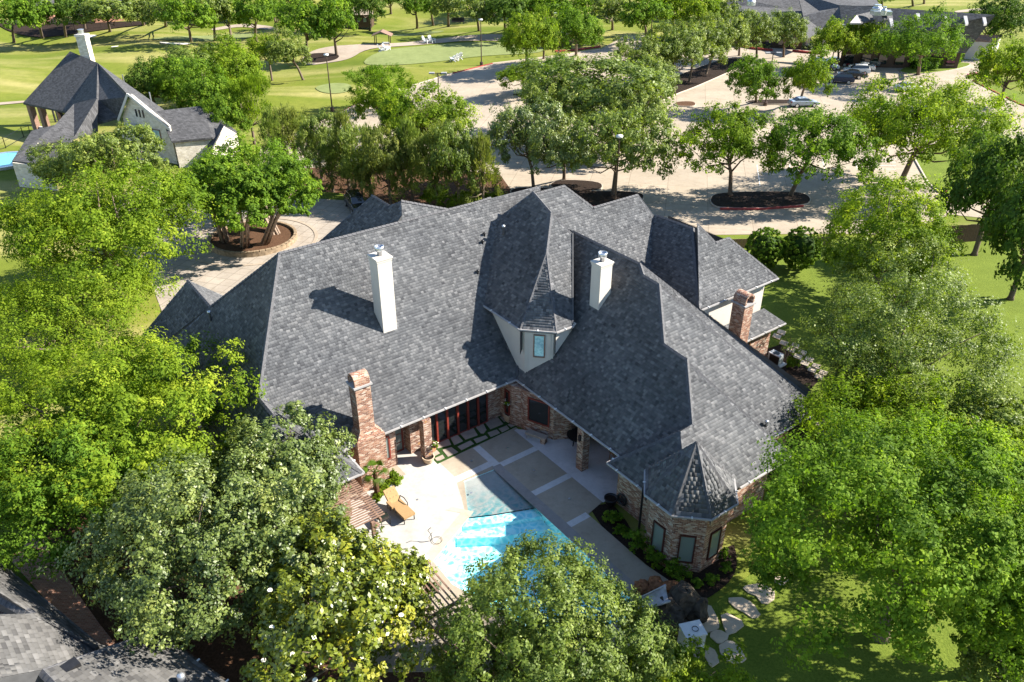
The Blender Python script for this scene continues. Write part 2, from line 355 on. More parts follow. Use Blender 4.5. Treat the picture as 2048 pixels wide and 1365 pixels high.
# ------------------------------------------------------------------ fast array meshes with a per-face tone
def quads_mesh(name, V, F, tone, mat, parent=None, kind=None, extra=None, smooth=False, **kw):
    """V (n,3) world, F (m,4) ints, tone (m,), extra: list of (ngon indices, tone)"""
    V = np.asarray(V, np.float32) - np.array(parent_world(parent), np.float32); F = np.asarray(F, np.int32)
    m = len(F); ex = extra or []; me = bpy.data.meshes.new(name); me.vertices.add(len(V)); me.vertices.foreach_set('co', V.ravel())
    li = np.concatenate([F.ravel()] + [np.array(e[0], np.int32) for e in ex]) if (m or ex) else np.array([], np.int32)
    starts = list(range(0, 4 * m, 4)); tot = [4] * m; p = 4 * m
    for e in ex: starts.append(p); tot.append(len(e[0])); p += len(e[0])
    me.loops.add(len(li)); me.loops.foreach_set('vertex_index', li); me.polygons.add(len(starts))
    me.polygons.foreach_set('loop_start', np.array(starts, np.int32)); me.polygons.foreach_set('loop_total', np.array(tot, np.int32))
    a = me.attributes.new('tone', 'FLOAT', 'FACE'); a.data.foreach_set('value', np.concatenate([np.asarray(tone, np.float32), np.array([e[1] for e in ex], np.float32)]))
    if smooth: me.polygons.foreach_set('use_smooth', [True] * len(me.polygons))
    me.update(calc_edges=True); return link(me, name, parent, mat, kind=kind, **kw)

def facet(parent, plane, poly, eaves=(), skirt=3.0, eave_h=0.2, mat='shingle', name='roof_slope', rh=.18, wmin=.14, wmax=.27, singles=0, under='under', frame=None, floor=3.3, thk=1.0):
    """a roof slope z = a + b u + c v over the (u, v) polygon, covered with individual shingle tabs"""
    a, b, c = plane; fr = frame or L
    P3 = [fr(u, v, a + b * u + c * v) for u, v in poly]; n = len(poly)
    s2 = sum(P3[i][0] * P3[(i + 1) % n][1] - P3[(i + 1) % n][0] * P3[i][1] for i in range(n))
    if s2 < 0:
        P3 = P3[::-1]; eaves = [(n - 2 - e) % n for e in eaves]
    nrm = np.zeros(3)
    for i in range(n): nrm += np.cross(P3[i] - P3[0], P3[(i + 1) % n] - P3[0])
    nrm /= np.linalg.norm(nrm); nrm = nrm if nrm[2] > 0 else -nrm
    e1 = np.cross((0, 0, 1), nrm); e1 /= np.linalg.norm(e1); e2 = np.cross(nrm, e1)
    mb = MB(); low = [q - nrm * .02 for q in P3]
    vs = list(low); fs = [tuple(range(n))]
    for i in range(n):
        j = (i + 1) % n; h = eave_h if i in eaves else skirt; k = len(vs)
        fl = -99 if i in eaves else floor
        vs += [low[i], low[j], low[j] * (1, 1, 0) + (0, 0, max(low[j][2] - h, min(low[j][2] - .15, fl))), low[i] * (1, 1, 0) + (0, 0, max(low[i][2] - h, min(low[i][2] - .15, fl)))]; fs.append((k, k + 3, k + 2, k + 1))
    base = mesh(name, vs, fs, M[under], parent)
    O3 = P3[0]; S = np.array([[(q - O3) @ e1, (q - O3) @ e2] for q in P3])
    smin, smax, tmin, tmax = S[:, 0].min(), S[:, 0].max(), S[:, 1].min(), S[:, 1].max()
    rows = int((tmax - tmin) / rh) + 1; cells = []
    for k in range(rows):
        w = rng.uniform(wmin, wmax, int((smax - smin) / wmin) + 3); e = np.cumsum(w) + smin - rng.uniform(0, wmax)
        e = e[e < smax + wmax]; t0 = tmin + k * rh
        cells.append(np.stack([e[:-1], e[1:], np.full(len(e) - 1, t0), np.full(len(e) - 1, t0 + rh)], 1))
    Cc = np.concatenate(cells); g = .006
    ins = [in_poly(np.stack([Cc[:, i], Cc[:, j]], 1), S) for i, j in ((0, 2), (1, 2), (1, 3), (0, 3))]
    full = ins[0] & ins[1] & ins[2] & ins[3]; anyi = (ins[0] | ins[1] | ins[2] | ins[3]) & ~full
    F_ = Cc[full]; m = len(F_); th = rng.uniform(.008, .024, m) * thk; tone = np.clip(rng.normal(.5, .2, m) + .08 * np.sin(F_[:, 0] * .7 + F_[:, 2] * .9), 0, 1)
    def P(s, t, h): return O3 + np.outer(s, e1) + np.outer(t, e2) + np.outer(h, nrm)
    z = np.full(m, .004 * min(1.0, thk * .5))
    A = [P(F_[:, 0] + g, F_[:, 2], th), P(F_[:, 1] - g, F_[:, 2], th), P(F_[:, 1] - g, F_[:, 3], z), P(F_[:, 0] + g, F_[:, 3], z), P(F_[:, 0] + g, F_[:, 2], z * 0 - .01), P(F_[:, 1] - g, F_[:, 2], z * 0 - .01)]
    V = np.stack(A, 1).reshape(-1, 3) if m else np.zeros((0, 3)); idx = np.arange(m) * 6
    fq = np.concatenate([np.stack([idx, idx + 1, idx + 2, idx + 3], 1), np.stack([idx + 4, idx + 5, idx + 1, idx], 1), np.stack([idx + 4, idx, idx + 3, idx + 3], 1)[:0]]) if m else np.zeros((0, 4), int)
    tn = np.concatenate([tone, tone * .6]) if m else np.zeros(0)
    if singles and m:
        d = ((V.reshape(-1, 6, 3)[:, 0] - CP) ** 2).sum(1); pick = set(np.argsort(d)[:singles].tolist())
        keep = np.array([i for i in range(m) if i not in pick], int)
        for i in sorted(pick):
            q = V.reshape(-1, 6, 3)[i]; b4 = q[2:4] - nrm * .014
            quads_mesh('shingle', np.concatenate([q, b4]), [(0, 1, 2, 3), (4, 5, 1, 0), (5, 6, 2, 1), (7, 4, 0, 3)], [tone[i]] * 4, M[mat], base)
        V = V.reshape(-1, 6, 3)[keep].reshape(-1, 3); m2 = len(keep); idx = np.arange(m2) * 6
        fq = np.concatenate([np.stack([idx, idx + 1, idx + 2, idx + 3], 1), np.stack([idx + 4, idx + 5, idx + 1, idx], 1)]) if m2 else np.zeros((0, 4), int)
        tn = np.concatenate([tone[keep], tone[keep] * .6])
    ex = []; Vx = []
    nb = len(V)
    for s0, s1, t0, t1 in Cc[anyi]:
        q = clip_rect(S, s0 + g, s1 - g, t0, t1)
        if len(q) < 3: continue
        h = .018; ids = []
        for s_, t_ in q:
            ids.append(nb + len(Vx)); Vx.append(O3 + e1 * s_ + e2 * t_ + nrm * (h + .004 - .012 * (t_ - t0) / rh))
        ar = sum(q[i][0] * q[(i + 1) % len(q)][1] - q[(i + 1) % len(q)][0] * q[i][1] for i in range(len(q)))
        ex.append((ids if ar > 0 else ids[::-1], float(np.clip(rng.normal(.5, .22), 0, 1))))
    if len(Vx): V = np.concatenate([V, np.array(Vx)])
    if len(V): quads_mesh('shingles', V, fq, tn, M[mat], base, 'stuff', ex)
    return base
def ridge_cap(parent, pts, w=.13, mat='capm', name='ridge_cap'):
    mb = MB(); bound = []
    for a, b in zip(pts[:-1], pts[1:]):
        a = np.array(a, float); b = np.array(b, float); d = b - a; ln = np.linalg.norm(d); d /= ln; x = np.cross(d, (0, 0, 1)); x /= np.linalg.norm(x); y = np.cross(x, d)
        k = max(1, int(ln / .3))
        for i in range(k):
            p = a + d * (ln * i / k); q = a + d * (ln * (i + 1) / k + .02); r0, r1 = .055, .03
            vs = [p - x * w - y * (w * .75 - r0), p + y * r0, p + x * w - y * (w * .75 - r0), q - x * w - y * (w * .75 - r1), q + y * r1, q + x * w - y * (w * .75 - r1)]
            mb.add(vs, [(0, 1, 4, 3), (1, 2, 5, 4), (0, 2, 1)])
    return mb.build(name, M[mat], parent)
def gutter(parent, pts, mat='gutter', size=.105):
    mb = MB(); br = MB()
    for a, b in zip(pts[:-1], pts[1:]):
        a = np.array(a, float); b = np.array(b, float); mb.bar(a, b, size, size * .9); d = b - a; ln = np.linalg.norm(d); k = max(1, int(ln / 1.5))
        for i in range(k):
            c = a + d * ((i + .5) / k); br.box(c + np.array([0, 0, size * .55]), (.07, .2, .05), math.atan2(d[1], d[0]))
    g = mb.build('gutter', M[mat], parent); br.build('gutter_bracket', M['white'], g, kind='stuff'); return g
def wall_prism(parent, uvs, z0, z1, mat, name='wall', fr=None):
    f = fr or L; return MB().prism([f(u, v, 0)[:2] for u, v in uvs], HO[2] + z0, HO[2] + z1).build(name, M[mat] if isinstance(mat, str) else mat, parent)
def window(parent, axis, pos, a0, a1, z0, z1, out, pane='glass', frame='redwood', fw=.09, muntins=0, name='window', fr=None):
    """window on the house plane v = pos (axis 'v') or u = pos (axis 'u'); out = +1/-1 outward direction"""
    f = fr or L
    def P(a, d, z): return f(a, pos + out * d, z) if axis == 'v' else f(pos + out * d, a, z)
    def slab(mb, a, b, zz0, zz1, d0, d1):
        q = [P(a, d0, zz0), P(b, d0, zz0), P(b, d1, zz0), P(a, d1, zz0), P(a, d0, zz1), P(b, d0, zz1), P(b, d1, zz1), P(a, d1, zz1)]
        mb.add(q, [(0, 3, 2, 1), (4, 5, 6, 7), (0, 1, 5, 4), (1, 2, 6, 5), (2, 3, 7, 6), (3, 0, 4, 7)])
    w = MB(); slab(w, a0, a0 + fw, z0, z1, .004, .09); slab(w, a1 - fw, a1, z0, z1, .004, .09); slab(w, a0 + fw, a1 - fw, z0, z0 + fw, .004, .09); slab(w, a0 + fw, a1 - fw, z1 - fw, z1, .004, .09)
    o = w.build(name, M[frame], parent); g = MB(); slab(g, a0 + fw, a1 - fw, z0 + fw, z1 - fw, .006, .035); g.build('pane', M[pane], o)
    if muntins:
        m = MB()
        for i in range(1, muntins): zz = z0 + (z1 - z0) * i / muntins; slab(m, a0 + fw, a1 - fw, zz - .02, zz + .02, .036, .055)
        m.build('muntin', M[frame], o)
    return o
def chimney_flue(parent, c, z):
    mb = MB(); mb.lathe((c[0], c[1], z), [(.16, 0), (.16, .28), (.27, .32), (.29, .6), (.24, .62), (.24, .5), (0, .5)], 18); return mb.build('flue_cap', M['steel'], parent, True)

# ------------------------------------------------------------------ the main house
house = empty('brick_house', L(0, 0, -.25), 'large brick and cream stucco house with many steep grey shingle hip roofs beside the pool', 'house')
# left wing and its hips
facet(house, (3.33, 0, -1), [(-12.3, .13), (.2, .13), (9.05, -8.7), (-11.1, -8.7), (-15.5, -3.1)], eaves=(0,))
facet(house, (26.1, 1.27, 0), [(-11.1, -8.7), (-15.5, -3.1), (-15.5, -.98), (-18, 2.66), (-18, -16.8), (-14.6, -13.2)], eaves=(3,))
facet(house, (20.75, 0, 1), [(-11.1, -8.7), (-14.6, -13.2), (-18, -17.4), (1.5, -17.4), (3.2, -15.5), (3.2, -8.7)], eaves=(2,))
facet(house, (-9.1, -1, 0), [(-15.5, -3.1), (-12.27, .13), (-12.3, 2.66), (-15.5, -.98)], eaves=(1,))
facet(house, (5.52, 0, -.875), [(-15.5, -.98), (-12.3, 2.66), (-18, 2.66)], eaves=(1,))
facet(house, (7.5 - 1.27 * -14.55, 1.27, 0), [(-14.55, -12.9), (-14.55, -18.1), (-18.2, -20.6), (-18.2, -11)], eaves=(2,), skirt=2)
facet(house, (7.5 + 1.1 * -14.55, -1.1, 0), [(-14.55, -12.9), (-12.0, -15.9), (-11.6, -20.6), (-14.55, -18.1)], eaves=(2,), skirt=2)
# ridge peaks behind the left wing
facet(house, (15, 1, 0), [(-2, -9.7), (-2.55, -8.72), (-7.6, -8.72), (-7.6, -13), (-3.8, -13)], skirt=2.5)
facet(house, (3.33, 0, -1), [(-2, -9.7), (1.0, -8.72), (-2.9, -8.72)], skirt=1)
facet(house, (9.6, 0, .35), [(-2, -9.7), (-3.8, -13), (4, -13), (1.0, -8.72)], skirt=3)
facet(house, (11.5, 1, 0), [(-.55, -13.6), (-.55, -16.9), (-5.2, -20), (-5.2, -13.6)], skirt=3)
facet(house, (10.4, -1, 0), [(-.55, -13.6), (3, -13.6), (3, -20), (-.55, -16.9)], skirt=3)
# right wing: pool side, then the three stepped hip ends
Wp = (2.955, 1, 0)
facet(house, Wp, [(.245, .13), (.245, 10.9), (1.1, 12.75), (2.85, 12.75), (5.0, 10.1), (5.05, 8.2), (7.2, 5.45), (7.25, 4.0), (7.65, 3.2), (7.65, -7.3)], eaves=(0,))
facet(house, (13.03, 0, -.76), [(7.65, 3.2), (7.25, 4.0), (7.25, 12.93), (13.95, 12.93)], eaves=(2,))
facet(house, (18.9, -1.09, 0), [(7.65, 3.2), (13.95, 12.93), (13.95, -3), (7.65, -3)], eaves=(1,))
facet(house, (14.2, 0, -.76), [(7.2, 5.45), (5.05, 8.25), (5.05, 14.25), (12.3, 14.25)], eaves=(2,))
facet(house, (19.7, -1.33, 0), [(7.2, 5.45), (12.3, 14.25), (12.3, 8), (8.0, 3.4), (7.2, 4.6)], eaves=(1,))
facet(house, (15.53, 0, -.76), [(4.9, 10.1), (2.85, 12.75), (1.85, 12.8), (-.58, 16), (7.9, 16)], eaves=(3,))
facet(house, (15.05, -1.47, 0), [(4.9, 10.1), (7.9, 16), (7.9, 11), (5.2, 8.3)], eaves=(1,))
facet(house, (3.95, 1, 0), [(-.75, 10.16), (1.85, 12.76), (1.85, 12.8), (-.58, 16), (-.75, 16)], eaves=(4,), singles=60)
facet(house, (-6.96, 0, 1), [(-.75, 10.16), (.25, 10.16), (2.85, 12.76), (1.85, 12.76)], eaves=(0,), skirt=1.2)
# middle block with the chamfered upper storey
T1 = (6.6, 1, 0)
facet(house, T1, [(.4, -3.8), (.4, .3), (3.95, -1.6), (5.75, -3.4), (6.3, -6.1), (4.6, -7.4), (4.5, -9.7)], eaves=(0,), skirt=2)
cz = lambda u, v: None
A3, B3, C3 = (3.95, -1.6, 10.55), (.4, .33, 7.0), (2.0, 1.96, 7.0)
def plane3(a, b, c):
    n = np.cross(np.subtract(b, a), np.subtract(c, a)); return ((n @ np.array(a)) / n[2], -n[0] / n[2], -n[1] / n[2])
facet(house, plane3(A3, B3, C3), [A3[:2], B3[:2], C3[:2]], eaves=(1,), skirt=1, wmin=.16, wmax=.26, thk=.1)
facet(house, (8.96, 0, -1), [(5.75, -3.4), (3.95, -1.6), (2.0, 1.96), (3.35, 1.96), (6.55, -2.1)], eaves=(2,), skirt=2)
facet(house, plane3((5.75, -3.4, 12.36), (6.55, -2.1, 11.06), (9, -5, 9)), [(5.75, -3.4), (6.55, -2.1), (9.3, -5.2), (6.6, -5.6)], skirt=2)
Mp = (6.5, 0, -1)
facet(house, Mp, [(6.4, -6.2), (9.2, -6.2), (10.7, -4.7), (15.1, -4.7), (15.6, -3.1), (12.2, 0), (12.2, 4.6), (5.9, 4.6), (5.6, -4.5)], eaves=())
facet(house, (19, 0, 1.0), [(6.4, -6.2), (6.4, -15.6), (10.7, -15.6), (10.7, -7.7), (9.2, -6.2)], eaves=(1,))
facet(house, (15.9, 0, 1.0), [(10.7, -4.7), (10.7, -12.5), (16, -12.5), (16, -5.6), (15.1, -4.7)], eaves=(1,))
facet(house, (13.75, 0, .5), [(6.3, -6.1), (4.6, -7.4), (4.5, -9.7), (6.3, -14)], skirt=3)
# right two storey block
facet(house, (-5.7, 1, 0), [(15.6, -3.3), (15.75, .35), (12.2, 4.7), (11.9, 4.7), (11.9, 0), (15.0, -3.3)], skirt=2, floor=6.3)
facet(house, (11.2, 0, -1), [(15.75, .7), (12.2, 4.7), (20.5, 4.7), (17.9, 1.9), (16.5, 1.9)], eaves=(1,), skirt=2, floor=6.35)
facet(house, (27, -1, 0), [(17.9, 1.9), (20.5, 4.7), (20.5, -4), (17.9, -4)], eaves=(1,), skirt=2, floor=6.35)
facet(house, (7.6, 0, .9), [(17.9, 1.9), (16.5, 1.9), (15.75, .7), (15.6, -3.1), (17.9, -3.1)], skirt=2)
facet(house, (6.4, 0, -.55), [(12.9, 4.4), (12.9, 5.85), (20.75, 5.85), (19.95, 4.4)], eaves=(1,), skirt=1)
facet(house, (14.4, -.54, 0), [(19.95, 4.4), (20.75, 5.85), (20.75, -2), (19.95, -2)], eaves=(1,), skirt=1)
# caps on ridges and hips
def hp(pl, *uv): return [L(u, v, pl[0] + pl[1] * u + pl[2] * v + .02) for u, v in uv]
Lp = (3.33, 0, -1)
for pts in (hp(Lp, (-11.1, -8.7), (3.2, -8.7)), hp(Lp, (-11.1, -8.7), (-15.5, -3.1)), hp(Lp, (3.2, -8.7), (4.6, -8.75)), hp((26.1, 1.27, 0), (-11.1, -8.7), (-14.6, -13.2)),
            [L(-14.55, -12.9, 7.53), L(-14.55, -18.1, 7.53)], [L(-15.5, -3.1, 6.42), L(-15.5, -.98, 6.42), L(-12.3, 2.66, 3.24)],
            hp(Wp, (7.65, -3.3), (7.65, 3.2), (7.25, 4.0), (7.2, 5.4), (5.05, 8.2), (4.95, 10.1), (2.85, 12.75), (1.85, 12.75)), hp((13.03, 0, -.76), (7.65, 3.2), (13.95, 12.93)), hp((14.2, 0, -.76), (7.2, 5.45), (12.3, 14.25)),
            hp((15.53, 0, -.76), (4.9, 10.1), (7.9, 16)), hp((3.95, 1, 0), (-.75, 10.16), (1.85, 12.8)), hp(T1, (5.75, -3.4), (3.95, -1.6)), [L(*A3), L(*B3)], [L(*A3), L(*C3)], hp((8.96, 0, -1), (5.75, -3.4), (6.55, -2.1)),
            hp(T1, (6.3, -6.1), (5.75, -3.4)), hp(Mp, (6.4, -6.2), (9.2, -6.2), (10.7, -4.7), (15.1, -4.7), (15.6, -3.2)), hp((-5.7, 1, 0), (15.65, -3.1), (15.75, .35), (12.2, 4.7)),
            hp((11.2, 0, -1), (15.75, .7), (16.5, 1.9), (17.9, 1.9), (20.5, 4.7)), [L(-.55, -13.6, 11), L(-.55, -16.9, 11)], [L(-2, -9.7, 13.05), L(1.0, -8.72, 12.07)]):
    ridge_cap(house, pts)
# gutters, fascias
Z = 3.14
for pts in ([L(-12.35, .2, Z), L(.2, .2, Z)], [L(.18, .2, Z), L(.18, 10.1, Z)], [L(.2, 10.1, Z), L(-.8, 10.1, Z), L(-.8, 13.35, Z)], [L(-12.22, .2, Z), L(-12.22, 2.7, Z), L(-18, 2.72, Z)], [L(7.95, 14.3, 3.3), L(12.3, 14.3, 3.3)], [L(12.4, 13.0, 3.12), L(13.95, 13.0, 3.12)], [L(3.4, 16.07, 3.3), L(7.95, 16.07, 3.3)],
            [L(12.2, 4.78, 6.42), L(20.55, 4.78, 6.42)], [L(12.9, 5.92, 3.1), L(20.8, 5.92, 3.1)], [L(.34, -3.8, 6.95), L(.34, .32, 6.95), L(1.98, 2.03, 6.95), L(3.4, 2.03, 6.95)]):
    gutter(house, pts)
mb = MB(); mb.bar(L(-.02, -.05, -.25), L(-.02, -.05, 3.1), .12); mb.build('downpipe', M['blackmetal'], house)
# rake flashings (dark metal lines) and valleys
for a, b in ((L(.36, -3.75, 7.0), L(4.5, -9.65, 11.15)), (L(3.42, 1.9, 7.06), L(6.6, -2.1, 11.1)), (L(.3, .13, 3.3), L(.75, -.35, 3.75))):
    MB().bar(a, b, .1, .16).build('flashing', M['under'], house)
# walls
wall_prism(house, [(-17.3, -.55), (-8.5, -.55), (-8.5, -1.7), (-7.3, -1.7), (-7.3, -.95), (-.3, -.95), (-.3, -16), (-17.3, -16)], -.25, 3.0, 'brick')
wall_prism(house, [(-17.2, 1.9), (-12.9, 1.9), (-12.9, -.55), (-17.2, -.55)], -.25, 3.0, 'brick')
wall_prism(house, [(-.3, -.95), (-.3, .35), (.05, .9), (.05, 1.35), (.9, 3.3), (1.9, 3.9), (5, 3.9), (5, -1)], -.25, 2.95, 'brick')      # bay beside the corner
wall_prism(house, [(5, -5), (5, 12.1), (13.2, 12.1), (13.2, -5)], -.25, 3.0, 'brick')
wall_prism(house, [(5.4, 12.1), (5.4, 13.4), (11.5, 13.4), (11.5, 12.1)], -.25, 3.0, 'brick')
wall_prism(house, [(.12, 10.15), (.12, 15.2), (7.2, 15.2), (7.2, 10.15)], -.25, 3.0, 'brick')
wall_prism(house, [(12.9, -4), (12.9, 5.3), (20.05, 5.3), (20.05, -4)], -.25, 3.3, 'brick')
wall_prism(house, [(12.6, -4), (12.6, 4.2), (19.85, 4.2), (19.85, -4)], 3.0, 6.3, 'stucco')
wall_prism(house, [(1.7, -16), (1.7, -6), (16, -6), (16, -16)], -.25, 4.5, 'brick')
MB().box((L(8.3, -1, 3.1)), (6.5, 9, 4.2), HA).build('wall', M['under'], house)
tw = [(.72, -4.3), (.72, .5), (1.95, 1.72), (3.9, 1.72), (5.6, 0), (5.6, -4.3)]
wall_prism(house, tw, 3.4, 6.85, 'stucco')
for u_, v_ in ((.70, .49), (1.95, 1.74), (.80, .61), (1.83, 1.64)):
    MB().bar(L(u_, v_, 3.5), L(u_, v_, 6.8), .05).build('trim', M['stucco'], house)
# covered patio: ceiling, back wall openings
MB().prism([L(u, v, 0)[:2] for u, v in ((.5, 3.2), (.5, 10.1), (5, 10.1), (5, 3.2))], HO[2] + 2.9, HO[2] + 2.96).build('patio_ceiling', M['ochrewood'], house)
# chimneys (parts of the house)
def white_chimney(u0, u1, v0, v1, zb, zt):
    c = MB().prism([L(a, b, 0)[:2] for a, b in ((u0, v0), (u1, v0), (u1, v1), (u0, v1))], HO[2] + zb, HO[2] + zt).build('stucco_chimney', M['stucco'], house)
    cap = MB(); o = .07
    cap.prism([L(a, b, 0)[:2] for a, b in ((u0 - o, v0 - o), (u1 + o, v0 - o), (u1 + o, v1 + o), (u0 - o, v1 + o))], HO[2] + zt, HO[2] + zt + .1)
    cap.prism([L(a, b, 0)[:2] for a, b in ((u0 - .03, v0 - .03), (u1 + .03, v0 - .03), (u1 + .03, v1 + .03), (u0 - .03, v1 + .03))], HO[2] + zt - .14, HO[2] + zt)
    cap.build('chimney_cap', M['stucco'], c); fl = MB(); o = .12
    fl.prism([L(a, b, 0)[:2] for a, b in ((u0 - o, v1 - .05), (u1 + o, v1 - .05), (u1 + o, v1 + o), (u0 - o, v1 + o))], HO[2] + zb + .55, HO[2] + zb + .62)
    chimney_flue(c, L((u0 + u1) / 2, (v0 + v1) / 2, 0), HO[2] + zt + .1)
white_chimney(-7.0, -6.05, -4.95, -3.9, 6.3, 12.1)
white_chimney(4.9, 5.85, 1.75, 2.62, 7.0, 10.9)
def brick_chimney(fr_pts, zb, zt, sh=None, arch_axis='u', mat='brick2', lab=None):
    """brick stack with a barrel-arched hood; fr_pts = (u0, u1, v0, v1)"""
    u0, u1, v0, v1 = fr_pts; mb = MB(); R_ = lambda a, b, c, d: [L(x, y, 0)[:2] for x, y in ((a, c), (b, c), (b, d), (a, d))]
    mb.prism(R_(u0, u1, v0, v1), HO[2] + zb, HO[2] + zt)
    if sh:
        s0, s1, t0, t1, zs = sh; mb.prism(R_(s0, s1, t0, t1), HO[2] + zb, HO[2] + zs)
        lo = [L(a, b, zs) for a, b in ((s0, t0), (s1, t0), (s1, t1), (s0, t1))]; hi = [L(a, b, zs + .55) for a, b in ((u0, v0), (u1, v0), (u1, v1), (u0, v1))]
        mb.add(lo + hi, [(0, 1, 5, 4), (1, 2, 6, 5), (2, 3, 7, 6), (3, 0, 4, 7)])
    c = mb.build('brick_chimney', M[mat], house)
    o = .1; led = MB().prism(R_(u0 - o, u1 + o, v0 - o, v1 + o), HO[2] + zt, HO[2] + zt + .1); led.build('chimney_ledge', M['gutter'], c)
    z0 = HO[2] + zt + .1; n = 12; vs = []; fs = []
    for out in (1, 0):
        for side in (0, 1):
            for i in range(n + 1):
                a = math.pi * i / n; rr = 1.0 if out else .74
                if arch_axis == 'v':      # opening faces +-u, barrel runs along u, curve across v
                    m_, h_ = (v0 + v1) / 2, (v1 - v0) / 2; p = L((u0, u1)[side], m_ - math.cos(a) * h_ * rr, 0)
                else:
                    m_, h_ = (u0 + u1) / 2, (u1 - u0) / 2; p = L(m_ - math.cos(a) * h_ * rr, (v0, v1)[side], 0)
                vs.append((p[0], p[1], z0 + .28 * (1) + math.sin(a) * h_ * rr * .95))
    k = n + 1
    for i in range(n):
        fs += [(i, i + 1, k + i + 1, k + i), (2 * k + i, 3 * k + i, 3 * k + i + 1, 2 * k + i + 1), (i, 2 * k + i, 2 * k + i + 1, i + 1), (k + i, k + i + 1, 3 * k + i + 1, 3 * k + i)]
    hood = mesh('chimney_hood', vs, fs, M[mat], c)
    j = MB(); t = .13
    if arch_axis == 'v':
        for a, b in ((v0, v0 + t), (v1 - t, v1)): j.prism(R_(u0, u1, a, b), z0, z0 + .29)
    else:
        for a, b in ((u0, u0 + t), (u1 - t, u1)): j.prism(R_(a, b, v0, v1), z0, z0 + .29)
    j.build('hood_wall', M[mat], c)
    return c
brick_chimney((-11.15, -10.2, -.5, .35), -.25, 7.0, (-11.5, -9.7, -.5, .55, 3.5), 'v')
brick_chimney((14.9, 15.85, 5.3, 6.35), -.25, 6.5, None, 'u')
for x, y in ((755, 838), ): pass
# pipes and vents on the roofs
for (x, y, s) in ((1007, 470, 1), (422, 642, 1), (1532, 853, .5)):
    pl = {1007: T1, 422: (26.1, 1.27, 0), 1532: (14.2, 0, -.76)}[x]
    lo, hi = 0.0, 16.0
    for _ in range(40):
        zz = (lo + hi) / 2; uu, vv = GL(x, y, zz)
        if pl[0] + pl[1] * uu + pl[2] * vv > zz: lo = zz
        else: hi = zz
    uu, vv = GL(x, y, lo); p = L(uu, vv, lo)
    MB().lathe(p - (0, 0, .2), [(.07, 0), (.07, .2 + .55 * s), (.12, .2 + .55 * s), (.12, .3 + .6 * s), (0, .34 + .6 * s)], 10).build('vent_pipe', M['steel'], house, True)
for uu, vv in ((2.75, -6.9), (2.35, -6.55), (1.0, -5.2)):
    p = L(uu, vv, 3.33 - vv); MB().lathe(p - (0, 0, .1), [(.05, 0), (.05, .25), (.1, .28), (.12, .34), (.07, .4), (0, .42)], 12).build('vent_pipe', M['blackmetal'], house, True)
# polygonal brick turret with its steep roof
TU, TV = .77, 14.8
def octo(r, z, rot=22.5): return [(TU + r * math.cos(math.radians(rot + 45 * i)), TV + r * math.sin(math.radians(rot + 45 * i))) for i in range(8)]
wall_prism(house, octo(2.2, 0), -.25, 3.95, 'brick')
eo = octo(2.52, 0); apex = (TU, TV, 6.85)
for i in range(8):
    a, b = eo[i], eo[(i + 1) % 8]; mid = ((a[0] + b[0]) / 2, (a[1] + b[1]) / 2); back = (mid[0] - TU) * .5 - (mid[1] - TV) * .8 > 1.2
    pl = plane3(apex, (*a, 3.9), (*b, 3.9)); facet(house, pl, [apex[:2], a, b], eaves=(1,), skirt=.5, wmin=.2, wmax=.3, rh=.22, thk=.1, singles=0 if back else 36)
    ridge_cap(house, [L(*apex), L(*a, 3.93)], .09)
gutter(house, [L(*q, 3.84) for q in [(TU + (q[0] - TU) * 1.02, TV + (q[1] - TV) * 1.02) for q in eo + eo[:1]]], size=.1)
MB().bar(L(-1.0, 13.15, -.25), L(-1.0, 13.15, 3.75), .11).build('downpipe', M['blackmetal'], house)
# turret windows: a vertical opening on each visible face
def face_window(i, w, z0, z1):
    o8 = octo(2.2, 0); a, b = np.array(o8[i]), np.array(o8[(i + 1) % 8]); m = (a + b) / 2; d = (b - a) / np.linalg.norm(b - a); nn = m - np.array([TU, TV]); nn /= np.linalg.norm(nn)
    fr = lambda s, dd, z: L(*(m + d * s + nn * dd), z)
    return window(house, 'v', 0, -w / 2, w / 2, z0, z1, 1, 'paleglass', 'darkred', .07, fr=fr)
for i in range(8):
    m = np.array(octo(2.2, 0)[i]) + np.array(octo(2.2, 0)[(i + 1) % 8]) - 2 * np.array([TU, TV])
    if m[1] > .5 or (m[0] < -.5 and m[1] > -.5): face_window(i, .85, .45, 2.35)
# ---- openings placed on the walls
u0, z0 = onV(716 + 0, 1, -.5)
def wv(x0, x1, yb, yt, v0):                                   # pixel window on v plane -> u0,u1,z0,z1
    a, zb = onV(x0, yb, v0); b, _ = onV(x1, yb, v0); _, zt = onV((x0 + x1) / 2, yt, v0); return a, b, zb, zt
window(house, 'v', -.55, -9.55, -8.95, .55, 2.3, 1, 'paleglass')
window(house, 'v', -1.7, -8.35, -7.45, -.2, 2.5, 1, 'paleglass', muntins=4, name='french_door')
# long run of folding doors
a0, a1 = -6.15, -1.35
door = window(house, 'v', -.95, a0, a1, -.22, 2.75, 1, 'glass', 'redwood', .11, name='folding_door')
for i in range(1, 6):
    a = a0 + (a1 - a0) * i / 6; MB().bar(L(a, -.86, -.2), L(a, -.86, 2.7), .12, .1, up=tuple(HV)).build('door_stile', M['redwood'], door)
window(house, 'u', -.3, -.35, .2, .5, 2.4, -1, 'glass')
bx = lambda s, dd, z: L(*(np.array([.05, 1.35]) + s * np.array([.4, .916]) + dd * np.array([-.916, .4])), z)
window(house, 'v', 0, .25, 1.85, .75, 2.6, 1, 'glass', fr=bx)
c1, c2, c3 = onV(1075, 0, 0)[0], 0, 0
tf = lambda s, dd, z: L(*(np.array([.72, .5]) + s * np.array([.71, .704]) + dd * np.array([-.704, .71])), z)
window(house, 'v', 0, .5, 1.25, 4.95, 6.62, 1, 'skyglass', 'brownwood', .07, fr=tf)
